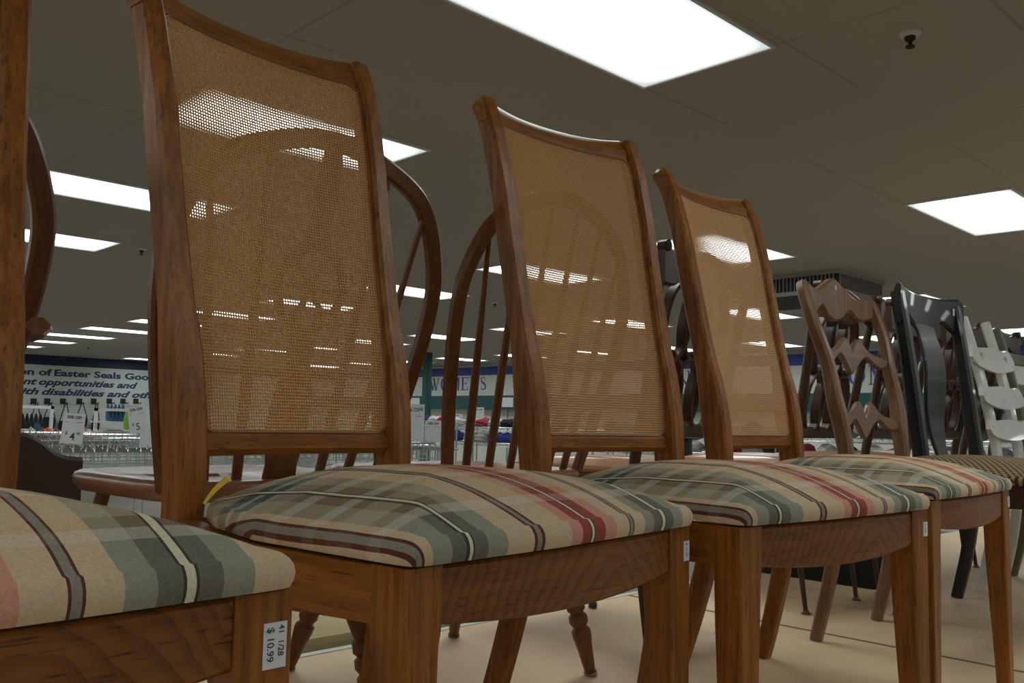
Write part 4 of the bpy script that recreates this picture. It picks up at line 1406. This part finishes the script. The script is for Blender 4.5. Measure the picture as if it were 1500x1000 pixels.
# ------------------------------------------------------------------ shop fittings behind
CL = [plain('cloth_%s' % n_, c, 0.9, noise=0.15, nscale=14) for n_, c in (('white', (0.62, 0.62, 0.60, 1)), ('red', (0.42, 0.04, 0.06, 1)), ('navy', (0.03, 0.04, 0.10, 1)), ('blue', (0.05, 0.09, 0.38, 1)),
      ('pink', (0.70, 0.28, 0.28, 1)), ('black', (0.02, 0.02, 0.022, 1)), ('grey', (0.30, 0.33, 0.34, 1)), ('teal', (0.06, 0.30, 0.27, 1)), ('orange', (0.70, 0.16, 0.05, 1)), ('cream', (0.60, 0.50, 0.36, 1)),
      ('lime', (0.25, 0.50, 0.08, 1)), ('steelblue', (0.04, 0.12, 0.24, 1)))]
CN = ['white', 'red', 'navy', 'blue', 'pink', 'black', 'grey', 'teal', 'orange', 'cream', 'lime', 'steel-blue']


def lump(name, cx, cy, cz, sx_, sy_, sz_, mat, seed):
    """soft folded garment: squashed, creased blob resting on z=cz"""
    rnd = random.Random(seed)
    bm = bmesh.new()
    bmesh.ops.create_icosphere(bm, subdivisions=3, radius=1.0)
    ph = [rnd.uniform(0, 6) for _ in range(6)]
    for v in bm.verts:
        c = v.co
        r_ = 1+0.14*math.sin(5*c.x+ph[0])*math.sin(4*c.y+ph[1])+0.10*math.sin(9*c.z+6*c.x+ph[2])
        c.x *= r_; c.y *= r_
        zz = c.z*(1+0.18*math.sin(6*c.x+ph[3]))
        c.z = max(zz, -0.75)
        v.co = Vector((cx+c.x*sx_/2, cy+c.y*sy_/2, cz+(c.z+0.75)/1.75*sz_))
    return finish(name, bm, mat, None)


def wire_shelf(loc, rz, L_, levels, label, depth=0.45, posts_top=None):
    root = thing('wire_shelving', loc, rz, label, 'shelving', 'chrome wire shelving in the shop')
    for z in levels:
        bm = bmesh.new()
        for yy in (0, depth):
            for dz in (0, -0.05):
                sweep(bm, [Vector((0, yy, z+dz)), Vector((L_, yy, z+dz))], 0.010, 0.010, (0, 1, 0), cham=0.3)
            n_ = int(L_/0.08)
            for q in range(n_):
                x = q*L_/n_
                sweep(bm, [Vector((x, yy, z)), Vector((x+L_/n_/2, yy, z-0.05)), Vector((x+L_/n_, yy, z))], 0.006, 0.006, (0, 1, 0), cham=0.3)
        for q in range(int(L_/0.05)):
            box(bm, q*0.05, q*0.05+0.006, 0, depth, z-0.004, z+0.002)
        finish('wire_shelf', bm, 'steel', root, smooth=False)
    for x in (0.0, L_):
        for yy in (0, depth):
            bm = bmesh.new(); lathe(bm, (x, yy, 0), (x, yy, posts_top or levels[-1]+0.05), [(0, 0.013), (1, 0.013)], 8); finish('upright', bm, 'steel', root)
    return root


# women's section: shelving parallel to the right wall, clothes piled on it
SHX = 9.6
sh_levels = [0.45, 0.85, EYE-0.345, EYE-0.105]
for k, (ya, yb) in enumerate(((14.0, 11.2), (11.1, 8.3), (8.2, 5.4), (5.3, 2.6))):
    wire_shelf((SHX, ya, 0), -PI/2, ya-yb, sh_levels, ['chrome wire shelving piled with clothes below the WOMENS letters', 'chrome wire shelving with clothes behind the middle cane back',
               'chrome wire shelving behind the smallest cane back', 'chrome wire shelving glimpsed through the carved chairs'][k])
seed = 0
cols_top = [6, 0, 5, 1, 0, 6, 2, 0, 1, 0, 5, 5, 9, 0, 5, 7, 0, 9, 0, 6, 1, 0, 2, 6, 0, 5, 9, 0]
cols_bot = [0, 6, 0, 2, 1, 6, 4, 0, 0, 3, 3, 0, 6, 7, 4, 0, 2, 0, 6, 0, 3, 1, 0, 5, 0, 4, 0, 6]
rg = random.Random(4)
for lvl, top_ in ((EYE-0.105, True), (EYE-0.345, False)):
    for unit, (ya, yb) in enumerate(((14.0, 11.2), (11.1, 8.3), (8.2, 5.4), (5.3, 2.6))):
        for r_ in range(10):
            y = ya-0.16-r_*(ya-yb-0.32)/9
            ci = (cols_top if top_ else cols_bot)[(unit*7+r_) % 28]
            seed += 1
            g = lump('folded_garment', SHX+0.22, y, lvl+0.003, 0.34, 0.215, (0.15 if top_ else 0.165)*(0.85+0.3*rg.random()), CL[ci], seed)
            tag(g, '%s garment heaped on the %s wire shelf beneath the wall lettering' % (CN[ci], 'upper' if top_ else 'lower'), 'clothing', 'clothes heaped on the wire shelves')


def price_card(loc, rz, wd, ht, label, big, small='', tilt=0.0, head='50% OFF'):
    root = thing('price_card', loc, rz, label, 'price card', 'price cards on the racks')
    bm = bmesh.new(); box(bm, -wd/2, wd/2, -0.002, 0.002, 0, ht); o = finish('card', bm, 'paper', root, smooth=False)
    o.rotation_euler = (0, tilt, 0)
    text_mesh('card_lettering', head, ht*0.13, 'ink', frame_mat((1, 0, 0), (0, 0, 1), (0, -0.004, ht*0.82)), o, bold=0.0015, align='CENTER')
    if big:
        text_mesh('card_price', big, ht*0.36, 'ink', frame_mat((1, 0, 0), (0, 0, 1), (0, -0.004, ht*0.12)), o, bold=0.001, align='CENTER')
        text_mesh('card_price', '$', ht*0.14, 'ink', frame_mat((1, 0, 0), (0, 0, 1), (-wd*0.28, -0.004, ht*0.30)), o, bold=0.001, align='CENTER')
        if small:
            text_mesh('card_price', small, ht*0.13, 'ink', frame_mat((1, 0, 0), (0, 0, 1), (wd*0.26, -0.004, ht*0.30)), o, bold=0.001, align='CENTER')
    bm = bmesh.new(); box(bm, -wd*0.42, -wd*0.28, -0.004, -0.002, ht*0.70, ht*0.715); box(bm, wd*0.12, wd*0.40, -0.004, -0.002, ht*0.70, ht*0.715)
    finish('red_rule', bm, 'red', o, smooth=False)
    bm = bmesh.new(); lathe(bm, (0, 0.008, -loc[2]), (0, 0.008, ht*0.5), [(0, 0.09), (0.004, 0.09), (0.005, 0.005), (1, 0.005)], 10); finish('card_stem', bm, 'steel', root)
    return root


# left part of the shop: rows of chrome rails and wire fronts seen just below eye level
def clothes_rail(loc, L_, zt, label, kind='hooks'):
    root = thing('clothes_rail', loc, 0, label, 'clothes rail', 'chrome rails below the lettered sign')
    for x in (0.15, L_-0.15):
        bm = bmesh.new(); lathe(bm, (x, 0, 0), (x, 0, zt), [(0, 0.016), (1, 0.016)], 8); finish('upright', bm, 'steel', root)
    bm = bmesh.new()
    for dy in (-0.16, 0.16):
        sweep(bm, [Vector((0, dy, zt)), Vector((L_, dy, zt))], 0.03, 0.03, (0, 1, 0), round_=True, nseg=8)
    finish('top_rail', bm, 'steel', root)
    rnd = random.Random(int(zt*1000))
    bm = bmesh.new()
    n_ = int(L_/0.09)
    for q in range(n_):
        x = q*L_/n_+rnd.uniform(0, 0.03)
        for dy in (-0.16, 0.16):
            box(bm, x, x+0.008, dy-0.02, dy-0.012, zt-0.12-0.03*rnd.random(), zt+0.045)
    finish('hanger_hooks', bm, 'steel', root, smooth=False)['kind'] = 'stuff'
    bm = bmesh.new(); box(bm, 0, L_, -0.006, 0.006, zt-0.17, zt-0.155); box(bm, 0, L_, -0.006, 0.006, zt-0.30, zt-0.285)
    finish('lower_rail', bm, 'steel', root, smooth=False)
    return root


RL = [(1.6, 8.0, 5.2, EYE-0.330), (2.0, 9.2, 5.6, EYE-0.345), (2.4, 10.6, 6.2, EYE-0.350), (2.8, 12.2, 6.8, EYE-0.345), (3.2, 14.0, 7.4, EYE-0.340), (3.6, 16.0, 8.0, EYE-0.36)]
for n_, (x, y, L_, z) in enumerate(RL):
    clothes_rail((x, y, 0), min(L_, 9.1-x), z, 'chrome garment rail full of bare hangers, %s counting away from the platform' % ['first', 'second', 'third', 'fourth', 'fifth', 'last'][n_])


c = at_y(104, 650, 9.0)
price_card((c.x, 9.0, c.z), R(8), 0.21, 0.29, 'white price card reading 4 standing on the rails left of the tallest cane chair', '4', '99', tilt=R(4))
c = at_y(203, 634, 11.9)
price_card((c.x, 11.9, c.z), R(8), 0.24, 0.36, 'tilted pale price card reading 5, right beside the tallest cane chair post', '5', '', tilt=R(-10))
c = at_y(214, 655, 8.9)
price_card((c.x, 8.9, c.z), R(8), 0.14, 0.22, 'plain white card half hidden by the tallest cane chair post', '', '', head='')
for (px_c, py_c, Y, wd, ht, lab) in ((604, 652, 11.5, 0.36, 0.66, 'tall white sale card at the right side of the tallest cane chair'), (634, 648, 10.6, 0.25, 0.33, 'white sale card in front of the green pillar'),
                                     (700, 622, 11.5, 0.20, 0.30, 'white sale card among the clothes left of the middle cane chair, upper one'), (714, 648, 11.0, 0.20, 0.30, 'white card among the clothes left of the middle cane chair, lower one'),
                                     (668, 624, 12.4, 0.22, 0.22, 'white card beside the red clothes under the WOMENS letters')):
    c = at_y(px_c, py_c, Y)
    price_card((c.x, Y, c.z), R(-40), wd, ht, lab, '', '', head='50% OFF')

# white display frames with shoes, bags and boots on the left
def shoe_frame(x0, x1, Y, z0, z1, label, shelfz):
    root = thing('display_rack', (x0, Y, 0), 0, label, 'display rack')
    for x in (0, x1-x0):
        bm = bmesh.new(); box(bm, x-0.03, x+0.03, -0.03, 0.03, 0, z1); finish('upright', bm, 'white_metal', root, smooth=False)
    bm = bmesh.new(); box(bm, -0.03, x1-x0+0.03, -0.03, 0.03, z1-0.06, z1); finish('top_bar', bm, 'white_metal', root, smooth=False)
    for z in shelfz:
        bm = bmesh.new(); box(bm, -0.03, x1-x0+0.03, -0.25, 0.25, z-0.03, z); finish('rack_shelf', bm, 'white_metal', root, smooth=False)
    return root


def shoe(cx, cy, cz, mat, seed, hgt=0.12, boot=False):
    bm = bmesh.new()
    prof = [(-0.14, 0.035, 0.06), (-0.10, 0.045, 0.055), (0.0, 0.042, 0.07), (0.06, 0.036, 0.11), (0.12, 0.038, 0.13), (0.145, 0.034, 0.12)]
    rings = []
    for y_, w_, h_ in prof:
        h_ *= hgt/0.12
        if boot and y_ > 0.03:
            h_ *= 2.4
        rings.append([Vector((cx+w_*math.cos(a_)*(1 if math.sin(a_) < 0 else 0.8), cy+y_, cz+max(0, h_/2+h_/2*math.sin(a_)))) for a_ in [2*PI*k/10 for k in range(10)]])
    ring_loft(bm, rings)
    return finish('boot' if boot else 'shoe', bm, mat, None)


BY = 20.0
a0 = at_y(20, 600, BY); a1 = at_y(76, 600, BY); zt = at_y(50, 594, BY).z; zb = at_y(50, 628, BY).z
shoe_frame(a0.x-2.2, a1.x, BY, 0, zt, 'white metal display rack of dark shoes at the left', [zb, zb-0.45, zb-0.9])
n_ = 0
for q in range(11):
    px_ = 8+q*6.6
    c = at_y(px_, 628, BY)
    if c.x > a1.x-0.12:
        break
    tag(shoe(c.x, BY, zb+0.002, CL[5], q, 0.30), 'dark heeled shoe in the row on the white display rack', 'shoe', 'dark shoes on the white rack')
for px_, ci, nm in ((53, 11, 'blue'), (61, 8, 'orange'), (70, 8, 'bright orange'), (45, 9, 'cream')):
    c = at_y(px_, 641, 17.2)
    tag(lump('folded_garment', c.x, 17.2, c.z, 0.085, 0.3, 0.26 if ci == 11 else 0.18, CL[ci], 50+px_), '%s cloth lying at the foot of the dark shoe row' % nm, 'clothing')
tbl = thing('sale_table', (at_y(10, 640, 17.2).x, 17.2, 0), 0, 'low table of folded clothes under the wall of handbags', 'table')
zz = at_y(60, 641, 17.2).z
bm = bmesh.new(); box(bm, -0.3, 4.2, -0.4, 0.4, zz-0.04, zz-0.002); finish('table_top', bm, 'white_metal', tbl, smooth=False)
for x in (0, 3.9):
    for yy in (-0.33, 0.33):
        bm = bmesh.new(); box(bm, x-0.02, x+0.02, yy-0.02, yy+0.02, 0, zz-0.04); finish('leg', bm, 'steel', tbl, smooth=False)
c0_ = at_y(84, 641, 17.2)
for q_, (ci, nm) in enumerate(((1, 'dark red'), (1, 'red'), (4, 'pink'), (4, 'coral'), (0, 'white'), (9, 'cream'))):
    tag(lump('folded_garment', c0_.x+q_*0.138, 17.25, zz, 0.11, 0.34, 0.24 if ci == 4 else 0.15, CL[ci], 90+q_), '%s cloth behind the white price card with a 4' % nm, 'clothing')

a0 = at_y(141, 600, BY-1); a1 = at_y(206, 600, BY-1); zt = at_y(170, 598, BY-1).z; zb = at_y(170, 617, BY-1).z
shoe_frame(a0.x, a1.x, BY-1, 0, zt, 'white metal display rack with blue boots right of the handbags', [zb, zb-0.32, zb-0.8])
for q in range(5):
    c = at_y(160+q*5.5, 617, BY-1)
    tag(shoe(c.x, BY-1, zb+0.002, CL[11], q, 0.14, boot=True), 'short dark blue boot in the row on the white rack', 'boot', 'dark blue boots on the white rack')
c = at_y(188, 622, BY-1.4)
tag(lump('folded_garment', c.x, BY-1.33, c.z-0.1, 0.13, 0.16, 0.42, CL[10], 7), 'lime green cloth bag hanging at the end of the blue boots', 'bag')
c = at_y(166, 628, BY-1)
tag(lump('folded_garment', c.x, BY-1, zb-0.318, 0.45, 0.3, 0.16, CL[9], 8), 'cream garment on the lower shelf under the blue boots', 'clothing')

# wall hooks with black handbags on the slatted wall
def handbag(cx, ztop, drop, wd, label, k):
    root = thing('handbag', (cx, WY-0.14, 0), 0, label, 'handbag', 'black handbags hanging on the slatted wall')
    bm = bmesh.new()
    for s in (-1, 1):
        sweep(bm, [Vector((s*0.012, 0, ztop)), Vector((s*wd*0.42, -0.01, ztop-drop))], 0.022, 0.012, (1, 0, 0))
    finish('strap', bm, CL[5], root)
    bm = bmesh.new()
    rings = []
    for t in (0, 0.06, 0.3, 0.7, 0.95, 1):
        hw_ = wd/2*(0.80+0.25*math.sin(PI*min(1, t+0.1))); d_ = 0.03 if t in (0, 1) else 0.06
        z = ztop-drop-0.30*t
        rings.append([Vector((hw_*math.copysign(abs(math.cos(a_))**0.5, math.cos(a_)), d_*math.sin(a_), z)) for a_ in [2*PI*q/16 for q in range(16)]])
    ring_loft(bm, rings)
    finish('bag_body', bm, CL[5], root)
    return root


hookpx = [23, 50, 70, 93, 117, 138, 161, 181, 200]
for k, px_ in enumerate(hookpx):
    c = at_y(px_, 588, WY-0.1)
    bm = bmesh.new(); box(bm, c.x-0.07, c.x+0.07, WY-0.06, WY-0.023, c.z-0.06, c.z+0.08)
    sweep(bm, [Vector((c.x, WY-0.03, c.z)), Vector((c.x+0.03, WY-0.3, c.z-0.05)), Vector((c.x+0.03, WY-0.33, c.z-0.02))], 0.02, 0.02, (1, 0, 0))
    tag(finish('wall_hook', bm, 'vent_dark', None, smooth=False), 'dark display hook on the slatted wall under the lettered sign', 'hook', 'hooks in a row on the slatted wall')
    if k in (0, 1, 2, 3, 4, 5):
        c2 = at_y(px_+3, 590, WY-0.1)
        handbag(c2.x, c2.z, 0.35+0.1*(k % 2), 0.30 if k != 5 else 0.20, 'black handbag hung by its strap on the slatted wall', k)

# dark round stool-like stand glimpsed between smallest cane back and ribbon-back chair
st = thing('small_stand', (5.1, 3.55, 0), 0, 'small black stand seen below the ribbon-back, beside the smallest cane chair', 'stand')
bm = bmesh.new(); lathe(bm, (0, 0, 1.50), (0, 0, 1.53), [(0, 0.09), (0.5, 0.13), (1, 0.11)], 20); finish('stand_top', bm, 'black', st)
bm = bmesh.new(); lathe(bm, (0, 0, 0.0), (0, 0, 1.50), [(0, 0.16), (0.02, 0.16), (0.03, 0.03), (0.9, 0.03), (0.93, 0.055), (1, 0.055)], 16); finish('stand_post', bm, 'black', st)
